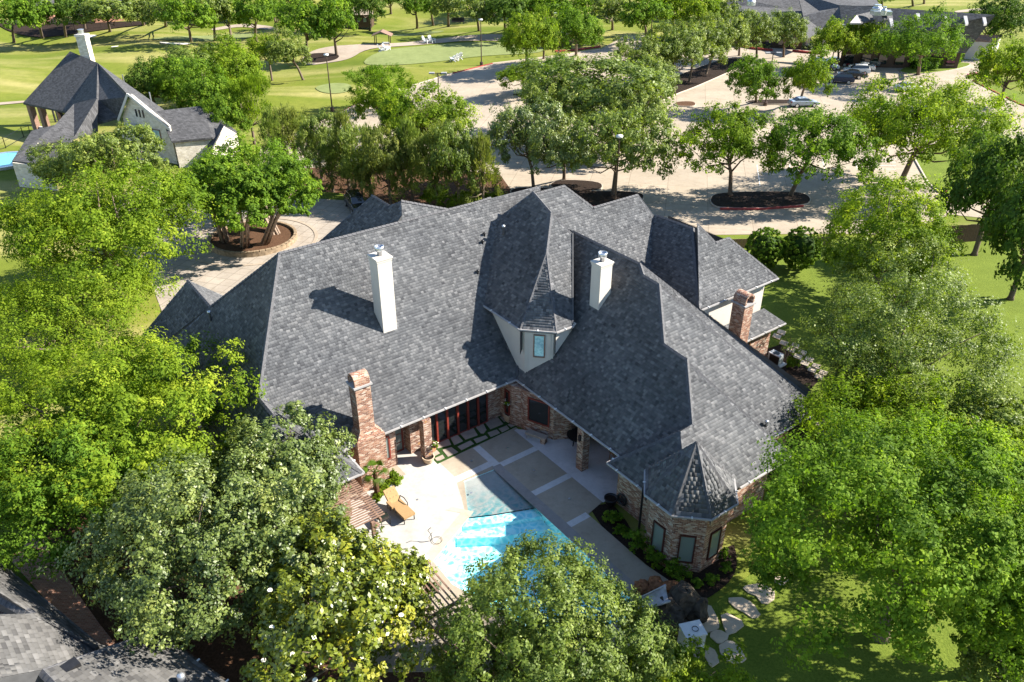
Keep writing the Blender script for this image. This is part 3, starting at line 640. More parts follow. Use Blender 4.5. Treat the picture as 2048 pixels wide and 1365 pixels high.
window(house, 'v', 5.3, 16.9, 17.7, .3, 2.4, 1, 'glass', 'ochrewood')
# brick columns of the covered patio and by the french door
for (u_, v_, h) in ((.55, 6.6, 3.0), (-6.75, .1, 3.0)):
    c = MB().box(L(u_, v_, h / 2 - .12), (.55, .55, h + .25), HA).build('brick_column', M['brick'], house)
MB().box(L(.22, 6.6, 2.3), (.12, .16, .4), HA).build('wall_lamp', M['blackmetal'], house)
# stone bench sill with steel grille below the bay window
mb = MB(); mb.box(L(.0, 2.7, .28), (.45, 1.5, .12), HA + .4); mb.build('bench_top', M['flag'], house)
MB().box(L(.02, 2.7, .0), (.36, 1.35, .45), HA + .4).build('bench_base', M['brick'], house)
MB().box(L(-.2, 2.62, .0), (.04, 1.0, .36), HA + .4).build('bench_grille', M['steel'], house)
# bar under the covered patio
MB().box(L(3.4, 7.9, .95), (.7, 3.6, .12), HA).build('bar_top', M['ochrewood'], house); MB().box(L(3.5, 7.9, .35), (.5, 3.5, 1.15), HA).build('bar_front', M['ochrewood'], house)
# ------------------------------------------------------------------ ground
POOL_PX = [(937, 1030), (862, 1118), (905, 1170), (1000, 1225), (1105, 1290), (1290, 1225), (1120, 1060), (1072, 1010), (1000, 936), (928, 964)]
POOL = [tuple(G(x, y)[:2]) for x, y in POOL_PX]
def bumps(x, y):
    w = 1 / (1 + np.exp(-(y - 128) / 8.0)) * (1 / (1 + np.exp((x + 18) / 8.0)) + 0.6 / (1 + np.exp((205 - y) / 6.0)))
    a_, b_ = G(640, 246)[:2], G(1000, 122)[:2]; dn = (b_ - a_) / np.linalg.norm(b_ - a_); s_ = -(x - a_[0]) * dn[1] + (y - a_[1]) * dn[0]
    w = w * np.clip((s_ - 2) / 12, 0, 1)
    return w * .8 * (1.0 * np.sin(x * .11 + .6) * np.sin(y * .075 + x * .03) + .7 * np.sin(x * .05 - y * .13 + 1.7) + .08 * np.sin(x * .31 + y * .17))
def ground_h(x, y):
    h = bumps(np.asarray(x, float), np.asarray(y, float)); P = np.stack([np.ravel(x), np.ravel(y)], 1)
    ins = in_poly(P, POOL).reshape(np.shape(h)); return np.where(ins, -3.0, h)
xs = np.unique(np.concatenate([np.arange(-900, -200, 50), np.arange(-200, 201, 4.0), np.arange(200, 901, 50), np.arange(-14, 14, .5)]))
ys = np.unique(np.concatenate([np.arange(-60, 20, 8.0), np.arange(20, 46, .5), np.arange(46, 300, 4.0), np.arange(300, 1401, 50)]))
X, Y = np.meshgrid(xs, ys); Hh = ground_h(X, Y); nx, ny = len(xs), len(ys)
ii = np.arange(nx * ny).reshape(ny, nx); Fg = np.stack([ii[:-1, :-1], ii[:-1, 1:], ii[1:, 1:], ii[1:, :-1]], -1).reshape(-1, 4)
V_ = np.stack([X.ravel(), Y.ravel(), Hh.ravel()], 1)
ground = quads_mesh('ground', V_, Fg, np.zeros(len(Fg)), M['turf'], None, 'structure', smooth=True)
def gx(pts, z=0.0): return [tuple(G(x, y, z)[:2]) for x, y in pts]
def drape(name, pts, dz, mat, step=3.0, kind='structure', **kw):
    poly = [np.array(q) for q in gx(pts)]; poly = smooth_loop(poly, 2); P = np.array(poly); x0, y0 = P.min(0); x1, y1 = P.max(0); vs = []; fs = []
    cells = {}
    for i in range(int((x1 - x0) / step) + 1):
        for j in range(int((y1 - y0) / step) + 1):
            q = clip_rect(poly, x0 + i * step, x0 + (i + 1) * step, y0 + j * step, y0 + (j + 1) * step)
            if len(q) > 2:
                ids = []
                for a in q:
                    k = (round(a[0], 3), round(a[1], 3))
                    if k not in cells: cells[k] = len(vs); vs.append((a[0], a[1], float(bumps(np.array(a[0]), np.array(a[1]))) + dz))
                    if not ids or ids[-1] != cells[k]: ids.append(cells[k])
                if len(ids) > 2 and ids[0] == ids[-1]: ids.pop()
                if len(set(ids)) > 2:
                    ar = sum(q[i2][0] * q[(i2 + 1) % len(q)][1] - q[(i2 + 1) % len(q)][0] * q[i2][1] for i2 in range(len(q))); fs.append(tuple(ids) if ar > 0 else tuple(ids[::-1]))
    return mesh(name, vs, fs, M[mat], None, kind=kind, uv=False, **kw)
def kerb(pts, closed=True, mat='kerb', w=.18, h=.15, z=0.0, name='kerb'):
    P = [np.array([*q, z]) for q in pts]; mb = MB(); n = len(P)
    for i in range(n if closed else n - 1):
        a, b = P[i], P[(i + 1) % n]; mb.bar(a + (0, 0, h / 2 + .03), b + (0, 0, h / 2 + .03), w, h)
    return mb.build(name, M[mat], None, kind='structure')
# golf course features
drape('putting_green', [(715, 128), (760, 104), (850, 92), (960, 84), (1040, 88), (1100, 95), (1080, 108), (960, 112), (850, 128), (780, 135)], .08, 'green')
drape('putting_green', [(775, 70), (830, 62), (885, 57), (890, 62), (840, 70), (790, 73)], .08, 'green')
drape('putting_green', [(625, 180), (660, 170), (705, 172), (700, 188), (650, 192)], .08, 'green')
drape('putting_green', [(300, 78), (380, 70), (470, 62), (520, 66), (500, 74), (400, 84), (310, 88)], .08, 'green')
drape('cart_path', [(610, 125), (600, 112), (640, 97), (720, 95), (790, 90), (850, 82), (930, 72), (1000, 70), (1040, 80), (1010, 84), (940, 82), (880, 87), (800, 95), (730, 103), (700, 118), (650, 122)], .1, 'path')
drape('cart_path', [(420, 54), (480, 47), (540, 52), (560, 58), (535, 58), (480, 51), (425, 58)], .1, 'path')
drape('cart_path', [(-40, 205), (30, 194), (70, 190), (70, 194), (30, 200), (-40, 212)], .1, 'path')
drape('cart_path', [(1905, 23), (1960, 17), (2060, 10), (2060, 15), (1960, 22), (1915, 27)], .1, 'path')
drape('sand_bunker', [(318, 92), (350, 97), (385, 93), (378, 99), (350, 101), (325, 98)], .1, 'sand')
drape('sand_bunker', [(222, 100), (240, 98), (238, 102), (226, 103)], .1, 'sand')
drape('sand_bunker', [(155, 68), (195, 67), (190, 71), (160, 72)], .1, 'sand')
drape('mulch_bed', [(605, 115), (615, 107), (650, 106), (680, 110), (675, 117), (640, 121), (612, 120)], .16, 'mulch')
drape('mulch_bed', [(0, 62), (60, 72), (150, 66), (220, 60), (300, 55), (300, 50), (150, 52), (0, 50)], .2, 'mulch')
# car park, drives
LOT = [(520, 300), (600, 262), (650, 241), (720, 208), (803, 179), (905, 148), (985, 128), (1110, 113), (1200, 100), (1235, 80), (1250, 72), (1300, 72), (1420, 84), (1485, 92), (1600, 98), (1800, 104), (1850, 118), (1955, 122), (1985, 135), (1930, 152), (1955, 165), (2100, 222), (2100, 420), (1960, 385), (1870, 380), (1855, 368), (1828, 318), (2000, 420), (2100, 450), (1900, 430), (1790, 470), (1660, 468), (1390, 471), (1150, 430), (1010, 402), (900, 420), (500, 420)]
LOT = [q for q in LOT if q not in ((2100, 420), (1960, 385), (1870, 380), (1855, 368), (1828, 318), (2000, 420))]
sheet('car_park', gx(LOT), .03, M['lot'], kind='structure')
kerb(gx([(600, 262), (650, 241), (720, 208), (803, 179), (905, 148)]), False); kerb(gx([(905, 148), (985, 128)]), False, 'redkerb'); kerb(gx([(985, 128), (1110, 113), (1200, 100)]), False)
kerb(gx([(650, 241), (712, 211)]), False, 'redkerb', .2, .17)
WEDGE = gx([(1828, 318), (1856, 368), (1878, 387), (1935, 380), (2100, 396), (2100, 300), (1960, 262), (1900, 270)])
sheet('grass_verge', WEDGE, .16, M['lawn'], thick=.14, kind='structure'); kerb(WEDGE[:3], False); kerb(WEDGE[2:4], False, 'redkerb')
V2 = gx([(1945, 163), (1985, 172), (2100, 200), (2100, 232), (2040, 210)]); sheet('grass_verge', V2, .16, M['lawn'], thick=.14, kind='structure'); kerb([V2[0], V2[4], V2[3]], False, 'redkerb')
V3 = gx([(1392, 474), (1650, 474), (1800, 478), (1800, 492), (1370, 492)]); sheet('grass_verge', V3, .1, M['lawn'], kind='structure')
def island(px, mat='mulch', label=None, red=None, nm='mulch_bed'):
    p = smooth_loop([np.array(q) for q in gx(px)], 2); sheet(nm, p, .2, M[mat], thick=.18, kind='structure'); kerb(p)
    return p
ISL = island([(1420, 402), (1428, 391), (1470, 387), (1580, 386), (1612, 391), (1622, 403), (1610, 413), (1520, 419), (1440, 418), (1425, 412)])
kerb(gx([(1440, 420), (1520, 420.6), (1606, 414.5)]), False, 'redkerb', .22, .2)
island([(1017, 388), (1030, 379), (1075, 378), (1180, 386), (1262, 386), (1290, 392), (1280, 408), (1215, 416), (1150, 412), (1060, 400)])
kerb(gx([(1017, 391), (1060, 402), (1100, 408), (1150, 413.5), (1215, 417)]), False, 'redkerb', .22, .2)
island([(1098, 372), (1120, 362), (1200, 366), (1206, 380), (1180, 386), (1110, 380)])
island([(1345, 192), (1390, 176), (1479, 136), (1500, 124), (1470, 116), (1420, 128), (1340, 160), (1250, 200), (1270, 230)])
island([(1350, 206), (1386, 205), (1392, 211), (1385, 215), (1350, 214)], 'mulch2')
island([(1018, 192), (1045, 188), (1072, 192), (1050, 196)]); island([(1488, 206), (1512, 202), (1620, 202), (1640, 207), (1520, 212)])
island([(1690, 132), (1705, 124), (1740, 128), (1745, 134), (1715, 137)], 'mulch2')
island([(1792, 143), (1830, 132), (1930, 126), (1945, 132), (1890, 145), (1820, 151)], 'lawn', nm='grass_verge')
for a in (1520, 1585, 1650, 1715):                                       # bay lines in the car park
    p, q = G(a, 372 if a < 1600 else 340, .04), G(a - 6, 330 if a < 1600 else 318, .04); MB().bar(p, q, .1, .006).build('bay_line', M['linew'], None, kind='structure')
for y in (318, 324, 331, 338): MB().bar(G(1738, y, .04), G(1792, y + 1, .04), .1, .006).build('bay_line', M['linew'], None, kind='structure')
sheet('driveway', gx([(250, 480), (310, 395), (420, 380), (600, 395), (690, 400), (760, 410), (780, 440), (760, 560), (600, 640), (330, 640), (300, 560)]), .034, M['drive'], kind='structure')
sheet('lawn', gx([(560, 378), (680, 388), (735, 398), (690, 402), (600, 396)]), .06, M['lawn'], kind='structure')
sheet('mulch_bed', gx([(480, 372), (560, 340), (760, 330), (1000, 350), (1030, 392), (900, 420), (760, 410), (640, 390), (560, 378)]), .05, M['mulch2'], kind='structure')
sheet('path', gx([(120, 430), (330, 392), (345, 400), (200, 450)]), .05, M['path'], kind='structure')
sheet('lawn', gx([(180, 470), (310, 405), (365, 396), (330, 420), (300, 500)]), .055, M['lawn'], kind='structure')
sheet('gravel_bed', gx([(230, 392), (330, 350), (350, 380), (330, 392), (240, 410)]), .05, M['path'], kind='structure')
# ring of stone round the crepe myrtle island
M['rubble'] = plain('brown rubble stone', (.24, .18, .12), .9, .1, 0, .35, 3, .4)
ring = empty('raised_tree_bed', G(507, 480), 'round low rubble stone raised bed of mulch in the driveway', 'raised bed')
cx0, cy0 = G(507, 482)[:2]; rx = 4.35
MB().lathe((cx0, cy0, 0), [(rx, 0), (rx, .46), (rx - .3, .46), (rx - .3, .3)], 48, 1, .96).build('stone_rim', M['rubble'], ring)
MB().lathe((cx0, cy0, 0), [(rx - .29, .34), (1.5, .42), (0, .44)], 40, 1, .96).build('mulch_fill', M['mulch2'], ring)
MB().lathe((cx0, cy0, 0), [(6.4, .0), (6.4, .08), (6.05, .08), (6.05, .0)], 56, 1, .96).build('kerb', M['path'], None, kind='structure')
for i in range(46):
    a = 2 * math.pi * i / 46; MB().box((cx0 + (rx - .15) * math.cos(a), cy0 + (rx - .15) * .96 * math.sin(a), .53), (.28, .5, .1 + .04 * math.sin(i * 7)), a).build('stone', M['rubble'], ring)
# garden round the house
sheet('lawn', gx([(1370, 492), (1800, 492), (2140, 470), (2300, 700), (2400, 1420), (1180, 1420), (1250, 1330), (1400, 1230), (1500, 1150), (1560, 900), (1500, 560)]), .02, M['lawn'], kind='structure')
sheet('mulch_bed', gx([(1474, 720), (1560, 690), (1640, 760), (1600, 800), (1660, 860), (1600, 930), (1440, 1000)]), .03, M['mulch'], kind='structure')
sheet('mulch_bed', [tuple(q) for q in smooth_loop([np.array(q) for q in gx([(1176, 1030), (1205, 1005), (1240, 1020), (1300, 1130), (1400, 1150), (1465, 1080), (1476, 1125), (1465, 1160), (1430, 1190), (1400, 1205), (1370, 1190), (1290, 1130)])], 1)], .045, M['mulch'], kind='structure')
sheet('brick_walk', gx([(20, 1120), (75, 1060), (150, 1180), (200, 1250), (240, 1300), (180, 1300)]), .04, M['redbrick'], kind='structure')
sheet('mulch_bed', gx([(70, 1040), (200, 1010), (900, 1365), (1100, 1365), (1100, 1500), (300, 1500), (150, 1180)]), .02, M['mulch2'], kind='structure')
# ---- pool deck with its opening for the pool
DECK_PX = [(800, 905), (1025, 850), (1205, 1005), (1176, 1030), (1290, 1130), (1400, 1205), (1385, 1250), (1100, 1345), (760, 1345), (640, 1180), (640, 1050), (700, 950)]
deck = sheet('pool_deck', gx(DECK_PX), .05, M['deck'], holes=[POOL], thick=.1, kind='structure')
def strip(name, uvs, z, mat, h=.004, kind='structure', lift=0):
    return sheet(name, [tuple(L(u, v, 0)[:2]) for u, v in uvs], z, M[mat], kind=kind)
strip('sunlit_deck_tint', [(-13.5, .6), (-8.6, .6), (-8.6, -1.7), (-7.3, -1.7), (-6.3, -.2), (-6.3, 2.6), (-7.0, 4.4), (-7.6, 5.75), (-11.2, 7.4), (-14.5, 9.5), (-16, 4)], .054, 'decksunlit')  # paler sheet paints the sunlit area onto the deck
for uv in ([(-3.8, .9), (-3.3, .9), (-3.3, 3.2), (-3.8, 3.2)], [(-3.3, 3.1), (-.52, 3.1), (-.52, 3.55), (-3.3, 3.55)], [(-3.35, 6.45), (-.52, 6.45), (-.52, 6.9), (-3.35, 6.9)], [(-3.35, 9.75), (-1.9, 9.75), (-1.9, 10.2), (-3.35, 10.2)], [(-6.4, 2.6), (-3.8, 2.6), (-3.8, 3.1), (-6.6, 3.1)]):
    strip('stone_strip', uv, .058, 'stripwhite')
strip('drain_channel', [(-3.95, 3.2), (-3.35, 3.2), (-3.35, 16), (-4.1, 16), (-4.05, 9.9)], .062, 'channel')
strip('patio_floor', [(-.52, .95), (-.52, 9.75), (.1, 9.75), (.1, 10.15), (5, 10.15), (5, 3.5), (.9, 3.3), (.05, 1.3), (-.3, .95)], .066, 'terrazzo')
strip('pool_coping', [(-8.35, 4.75), (-7.9, 4.75), (-7.1, 5.85), (-11.0, 7.75), (-13.8, 9.2), (-14, 8.6), (-11.2, 7.15), (-7.75, 5.5)], .066, 'coping')
# grass-jointed flagstones in front of the folding doors
def zp(x, y): return (840 + x / 6.825, 760 + y / 6.825)
sheet('turf_strip', gx([zp(*q) for q in [(165, 850), (1060, 500), (1330, 520), (1415, 605), (240, 1160), (120, 1040)]]), .058, M['joint'], kind='structure')
flag = empty('flagstone_paving', G(930, 880), 'irregular flagstones set in dark grass joints along the folding doors', 'paving', kind='structure')
for st in ([(215, 880), (390, 815), (430, 900), (240, 950)], [(410, 800), (510, 760), (590, 850), (470, 905)], [(540, 745), (730, 665), (790, 770), (620, 830)], [(745, 640), (860, 600), (910, 695), (870, 745), (830, 745)],
           [(880, 590), (1060, 520), (1140, 615), (960, 690)], [(1090, 525), (1150, 510), (1200, 560), (1150, 590)], [(1195, 625), (1325, 560), (1365, 600), (1240, 665)], [(1070, 680), (1185, 635), (1220, 680), (1120, 730)],
           [(920, 735), (1050, 690), (1095, 740), (965, 795)], [(730, 825), (900, 770), (930, 805), (770, 880)], [(510, 925), (690, 840), (740, 885), (565, 975)], [(305, 970), (430, 930), (525, 1000), (380, 1065)], [(200, 1085), (310, 1035), (340, 1080), (270, 1115), (230, 1120)], [(130, 1000), (230, 970), (275, 1015), (190, 1060)]):
    p = gx([zp(*q) for q in st]); c = np.mean(p, 0); p = [tuple(c + (np.array(q) - c) * .97) for q in p]
    sheet('flagstone', p, .085, M['flag'], flag, thick=.03)
# pool: basin, steps, beach and water
pool = empty('swimming_pool', G(1000, 1100), 'turquoise freeform pool with shallow steps and a sloping grey beach entry', 'swimming pool')
t = NT('pool plaster'); n = t.noise(3, 3, t.pos()); t.col(t.ramp(n.outputs['Fac'], [(.3, (.46, .78, .82)), (.7, (.54, .85, .88))])); t.r(.7, .2); M['plaster'] = t.m
M['beach'] = concrete('beach entry plaster', (.2, .22, .215), (.29, .31, .3))
Fp = gx([(941, 1040), (862, 1118), (905, 1170), (1000, 1225), (1105, 1290), (1290, 1225), (1120, 1060), (1083, 1022)])
sheet('pool_floor', gx([(930, 1030), (855, 1118), (905, 1180), (1000, 1240), (1105, 1310), (1300, 1225), (1120, 1050), (1080, 1005)]), -1.25, M['plaster'], pool)
vs = []; fs = []
for i, q in enumerate(POOL): vs += [(q[0], q[1], .045), (q[0], q[1], -1.5)]
n = len(POOL)
for i in range(n): j = (i + 1) % n; fs.append((2 * i, 2 * j, 2 * j + 1, 2 * i + 1))
mesh('pool_wall', vs, fs, M['plaster'], pool)
def at_z(px, zs): return [(*G(x, y)[:2], z) for (x, y), z in zip(px, zs)]
MBs = MB(); q = at_z([(928, 963), (1000, 935), (1073, 1010), (988, 1024), (937, 1030)], [.0, .0, -.2, -.2, -.2]); MBs.add(q, [(0, 4, 3, 2, 1)]); MBs.build('beach_entry', M['beach'], pool)
for k, (px, z) in enumerate((([(936, 1028), (990, 1022), (1074, 1009), (1090, 1024), (1000, 1038), (925, 1046)], -.32), ([(926, 1044), (1000, 1037), (1090, 1022), (1108, 1042), (1000, 1058), (912, 1062)], -.62))):
    sheet('pool_step', gx(px), z, M['plaster'], pool, thick=.7)
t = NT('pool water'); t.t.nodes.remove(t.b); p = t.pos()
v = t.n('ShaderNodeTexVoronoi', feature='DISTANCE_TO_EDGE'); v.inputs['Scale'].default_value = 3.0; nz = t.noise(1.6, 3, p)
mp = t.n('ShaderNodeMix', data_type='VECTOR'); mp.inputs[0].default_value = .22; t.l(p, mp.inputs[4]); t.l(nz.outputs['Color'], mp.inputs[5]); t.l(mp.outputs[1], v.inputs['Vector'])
c = t.ramp(v.outputs['Distance'], [(0, (1, 1, 1)), (.06, (.97, .99, 1)), (.17, (.56, .88, .93)), (.4, (.36, .81, .88))]); ta = t.n('ShaderNodeAttribute', attribute_name='tone'); c = t.mix(ta.outputs['Fac'], (1.0, 1.0, 1.0), c)  # bright caustic net of sunlight painted into the water tint
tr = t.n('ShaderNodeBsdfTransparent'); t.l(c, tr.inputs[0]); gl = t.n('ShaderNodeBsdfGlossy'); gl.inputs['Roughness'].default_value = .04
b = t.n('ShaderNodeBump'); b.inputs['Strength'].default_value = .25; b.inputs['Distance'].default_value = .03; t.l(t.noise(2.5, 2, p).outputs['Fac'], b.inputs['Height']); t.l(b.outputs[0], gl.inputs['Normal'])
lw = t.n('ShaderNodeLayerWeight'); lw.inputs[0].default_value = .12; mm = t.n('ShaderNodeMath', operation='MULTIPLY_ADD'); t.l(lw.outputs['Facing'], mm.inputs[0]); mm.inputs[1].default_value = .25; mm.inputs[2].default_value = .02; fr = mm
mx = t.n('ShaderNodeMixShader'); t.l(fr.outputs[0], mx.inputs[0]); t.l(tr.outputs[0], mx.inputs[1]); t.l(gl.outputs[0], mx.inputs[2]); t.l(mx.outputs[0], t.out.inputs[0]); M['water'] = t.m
wv = []; wf = []; wt = []
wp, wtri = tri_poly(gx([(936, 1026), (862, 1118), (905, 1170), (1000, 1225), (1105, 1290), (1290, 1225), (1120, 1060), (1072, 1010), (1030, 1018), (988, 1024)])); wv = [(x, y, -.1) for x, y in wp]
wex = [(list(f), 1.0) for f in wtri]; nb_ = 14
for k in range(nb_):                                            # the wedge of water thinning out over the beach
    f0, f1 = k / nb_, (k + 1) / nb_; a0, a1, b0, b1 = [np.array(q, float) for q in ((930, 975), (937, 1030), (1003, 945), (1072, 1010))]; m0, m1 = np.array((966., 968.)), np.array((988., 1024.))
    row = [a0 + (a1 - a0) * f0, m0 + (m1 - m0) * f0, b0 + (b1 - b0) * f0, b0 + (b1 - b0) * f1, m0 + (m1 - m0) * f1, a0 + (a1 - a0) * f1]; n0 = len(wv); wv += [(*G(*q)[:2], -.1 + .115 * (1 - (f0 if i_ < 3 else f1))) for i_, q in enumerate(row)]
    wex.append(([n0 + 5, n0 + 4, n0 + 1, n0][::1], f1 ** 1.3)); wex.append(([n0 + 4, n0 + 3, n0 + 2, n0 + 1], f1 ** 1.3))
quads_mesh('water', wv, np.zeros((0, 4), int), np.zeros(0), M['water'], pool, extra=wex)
# ------------------------------------------------------------------ cream stone house on the left
def pxz(x, y, z): return G(x, y, z)
def roof3(parent, pts, mat='farroof', th=.25, name='roof_slope'):
    P = [pxz(*q) if not isinstance(q, np.ndarray) else q for q in pts]; n = len(P); nr = np.zeros(3)
    for i in range(1, n - 1): nr += np.cross(P[i] - P[0], P[i + 1] - P[0])
    if nr[2] < 0: P = P[::-1]
    vs = P + [q - (0, 0, th) for q in P]; fs = [tuple(range(n)), tuple(range(n, 2 * n))[::-1]] + [(i, n + i, n + (i + 1) % n, (i + 1) % n) for i in range(n)]
    return mesh(name, vs, fs, M[mat], parent)
def vwall(parent, pts, mat, name='wall', th=.2):
    P = [np.asarray(q, float) for q in pts]; n = len(P); nr = np.cross(P[1] - P[0], P[2] - P[0]); nr /= np.linalg.norm(nr)
    if nr @ (CP - P[0]) < 0: P = P[::-1]; nr = -nr
    vs = P + [q - nr * th for q in P]; fs = [tuple(range(n)), tuple(range(n, 2 * n))[::-1]] + [(i, n + i, n + (i + 1) % n, (i + 1) % n) for i in range(n)]
    return mesh(name, vs, fs, M[mat], parent)
lh = empty('stone_house', (-50, 102, 0), 'cream limestone house with steep dark roofs and tall chimney beside the golf course', 'house')
GRt, GAp, GLt = np.array([-42.5, 99.0, 4.9]), np.array([-47.6, 101.7, 8.1]), np.array([-49.9, 102.9, 5.0])
gd = (GLt - GRt) * (1, 1, 0); gd /= np.linalg.norm(gd); gn = np.array([-gd[1], gd[0], 0]); gn = gn if gn @ (CP - GRt) > 0 else -gn
R1, R2, R3 = pxz(140, 103, 10), pxz(195, 126, 9.3), pxz(327, 219, 5)
E1, E2, Vv = pxz(46, 206, 4.2), pxz(133, 224, 4.2), pxz(193, 197, 6.9)
roof3(lh, [R1, R2, Vv, E2, E1]); roof3(lh, [R2, GAp + gn * .4, GLt + gn * .4 - gd * -.3, pxz(196, 246, 4.4), Vv]); roof3(lh, [R2, R3, GRt + gn * .5 - gd * .5 + (0, 0, .1), GAp + gn * .5 + (0, 0, .15)])
roof3(lh, [pxz(148, 208, 6.2), pxz(195, 196, 7.3), pxz(195, 262, 3.8), pxz(148, 275, 3.8)]); roof3(lh, [pxz(148, 208, 6.2), pxz(148, 275, 3.8), pxz(95, 330, 3.2), pxz(24, 322, 3.0), pxz(63, 262, 4.6), pxz(110, 250, 5)])
roof3(lh, [pxz(75, 288, 4.6), pxz(121, 278, 4.6), pxz(122, 300, 3.2), pxz(88, 306, 3.2)]); vwall(lh, [pxz(75, 288, 4.5), pxz(88, 306, 3.1), pxz(72, 306, 3.1)], 'stone')
vwall(lh, [GRt * (1, 1, 0), GLt * (1, 1, 0), GLt, GAp, GRt], 'stone', 'gable_wall')
for a, b in ((GAp, GRt), (GAp, GLt)):
    d = (b - a) / np.linalg.norm(b - a); MB().bar(a + gn * .45 + (0, 0, .1), b + d * .7 + gn * .45 + (0, 0, .1), .12, .3).build('fascia', M['fascia'], lh)
q = GRt - gd * -2.0; W3 = lambda s, z, d=0: GRt * (1, 1, 0) + gd * s + (0, 0, z) + gn * d
def lhwin(s0, s1, z0, z1, cols):
    f = MB()
    for a, b in ((s0, s0 + .1), (s1 - .1, s1)): f.bar(W3((a + b) / 2, z0, .05), W3((a + b) / 2, z1, .05), .1, .1)
    for z in (z0, z1): f.bar(W3(s0, z, .05), W3(s1, z, .05), .1, .1)
    o = f.build('window', M['brownwood'], lh)
    for k in range(cols):
        a = s0 + .12 + (s1 - s0 - .24) * k / cols; b = a + (s1 - s0 - .24) / cols - .06
        MB().add([W3(a, z0 + .1, .06), W3(b, z0 + .1, .06), W3(b, z1 - .1, .06), W3(a, z1 - .1, .06)], [(0, 1, 2, 3)]).build('pane', M['glass' if cols == 3 else 'skyglass'], o)
for k in range(3):
    s = 4.15 + k * .62; vwall(lh, [W3(s, 5.35, .03), W3(s + .3, 5.35, .03), W3(s + .3, 6.3, .03), W3(s, 6.3, .03)], 'glass', 'window', .02)
lhwin(1.9, 3.3, 2.4, 4.1, 2)
vwall(lh, [W3(4.2, 0, .9), W3(8.6, 0, .9), W3(8.6, 2.6, .9), W3(6.6, 4.4, .9), W3(4.2, 2.9, .9)], 'stone', 'gable_wall', .9)
MB().bar(W3(6.6, 4.6, 1.1), W3(3.6, 2.6, 1.1), .35, .25).build('fascia', M['fascia'], lh)
# porch with stone columns
for x0, y0, x1 in ((76, 263, 0), (97, 266, 0)):
    p = G(x0, y0); MB().box(p + (0, 0, 1.85), (.75, .75, 3.9), -.5).build('porch_column', M['rock'] if 0 else M['brownwood'], lh)
for x0, y0 in ((118, 244), (128, 240), (112, 246)): p = G(x0, y0); MB().box(p + (0, 0, 1.7), (.2, .2, 3.4), -.5).build('porch_post', M['blackmetal'], lh)
MB().bar(pxz(66, 254, .5), pxz(104, 260, .5), .3, .4).build('porch_wall', M['stucco'], lh)
MB().bar(pxz(112, 215, 3.6) - (0, 0, 1.7), pxz(140, 222, 3.6) - (0, 0, 1.7), .1, 3.2).build('window_wall', M['glass'], lh)
# wing to the right
roof3(lh, [pxz(315, 222, 5.8), pxz(406, 212, 5.8), pxz(430, 240, 4.5), pxz(425, 275, 3.5), pxz(343, 283, 3.5)]); roof3(lh, [pxz(406, 212, 5.8), pxz(474, 263, 3.4), pxz(425, 275, 3.5), pxz(430, 240, 4.5)])
a, b = pxz(345, 284, 3.5), pxz(424, 276, 3.5); vwall(lh, [a * (1, 1, 0) + (0, .5, 0), b * (1, 1, 0) + (0, .5, 0), b + (0, .5, -.1), a + (0, .5, -.1)], 'stone')
roof3(lh, [pxz(448, 251, 4.6), pxz(440, 247, 4.6), pxz(414, 292, 2.5), pxz(422, 300, 2.5)]); a, b, c = pxz(448, 253, 4.5), pxz(474, 268, 3.2), pxz(424, 300, 2.4)
vwall(lh, [a, b, b * (1, 1, 0), c * (1, 1, 0), c], 'stone', 'gable_wall')
vwall(lh, [pxz(24, 326, 2.9), pxz(100, 334, 2.9), pxz(100, 334, 2.9) * (1, 1, 0), pxz(24, 326, 2.9) * (1, 1, 0)], 'stone')
sheet('courtyard', gx([(350, 300), (430, 296), (430, 330), (358, 335)]), .06, M['path'], kind='structure')
cb = pxz(181, 138, 7.8); ch = MB(); ch.prism([cb[:2] + q for q in np.array([(-.65, -.6), (.65, -.6), (.65, .6), (-.65, .6)])], 7.4, 12.2); ch.prism([cb[:2] + q for q in np.array([(-.75, -.7), (.75, -.7), (.75, .7), (-.75, .7)])], 12.2, 12.5)
c_ = ch.build('stone_chimney', M['stone'], lh); MB().lathe((cb[0], cb[1], 12.5), [(.35, 0), (.35, .5), (.45, .6), (0, .7)], 12).build('flue_cap', M['steel'], c_)
for x, y in ((183, 148), (247, 160), (301, 196)): p = pxz(x, y, 6.6); MB().tube([p - (0, 0, .5), p + (0, 0, .7)], .08, 8).build('vent_pipe', M['steel'], lh)
# its pool at the picture's edge
pl = empty('garden_pool', G(15, 330), 'small round garden pool with pale rim at the edge of the stone house', 'swimming pool')
MB().lathe(G(8, 325), [(3.6, 0), (3.6, .35), (3.2, .35), (3.2, .2)], 32).build('pool_rim', M['steel'], pl); t = NT('far pool water'); t.col((.12, .4, .46)); t.r(.08, .8); M['farwater'] = t.m
MB().lathe(G(8, 325), [(3.2, .1), (3.2, .24), (0, .25)], 32).build('water', M['farwater'], pl)
# ------------------------------------------------------------------ club house, store building, red brick house
cl = empty('club_house', G(1700, 90), 'long dark roofed club house with tall front gable behind the car park', 'club house')
roof3(cl, [pxz(1595, -14, 9), pxz(1745, -14, 9), pxz(1690, 62, 3.6) if 0 else pxz(1760, 12, 8.5), pxz(1683, 12, 8.2), pxz(1684, 40, 6.2), pxz(1648, 60, 4.2), pxz(1615, 76, 3.6), pxz(1606, 30, 6.5)], 'clubroof')
roof3(cl, [pxz(1679, 10, 10), pxz(1990, 30, 10), pxz(1932, 104, 3.4), pxz(1690, 98, 3.4)], 'clubroof')
roof3(cl, [pxz(1400, -20, 8), pxz(1600, -14, 8), pxz(1612, 22, 5.2), pxz(1425, 12, 5.2)], 'clubroof'); roof3(cl, [pxz(1425, 10, 5.5), pxz(1612, 20, 5.5), pxz(1615, 62, 3.6), pxz(1425, 54, 3.6)], 'clubroof')
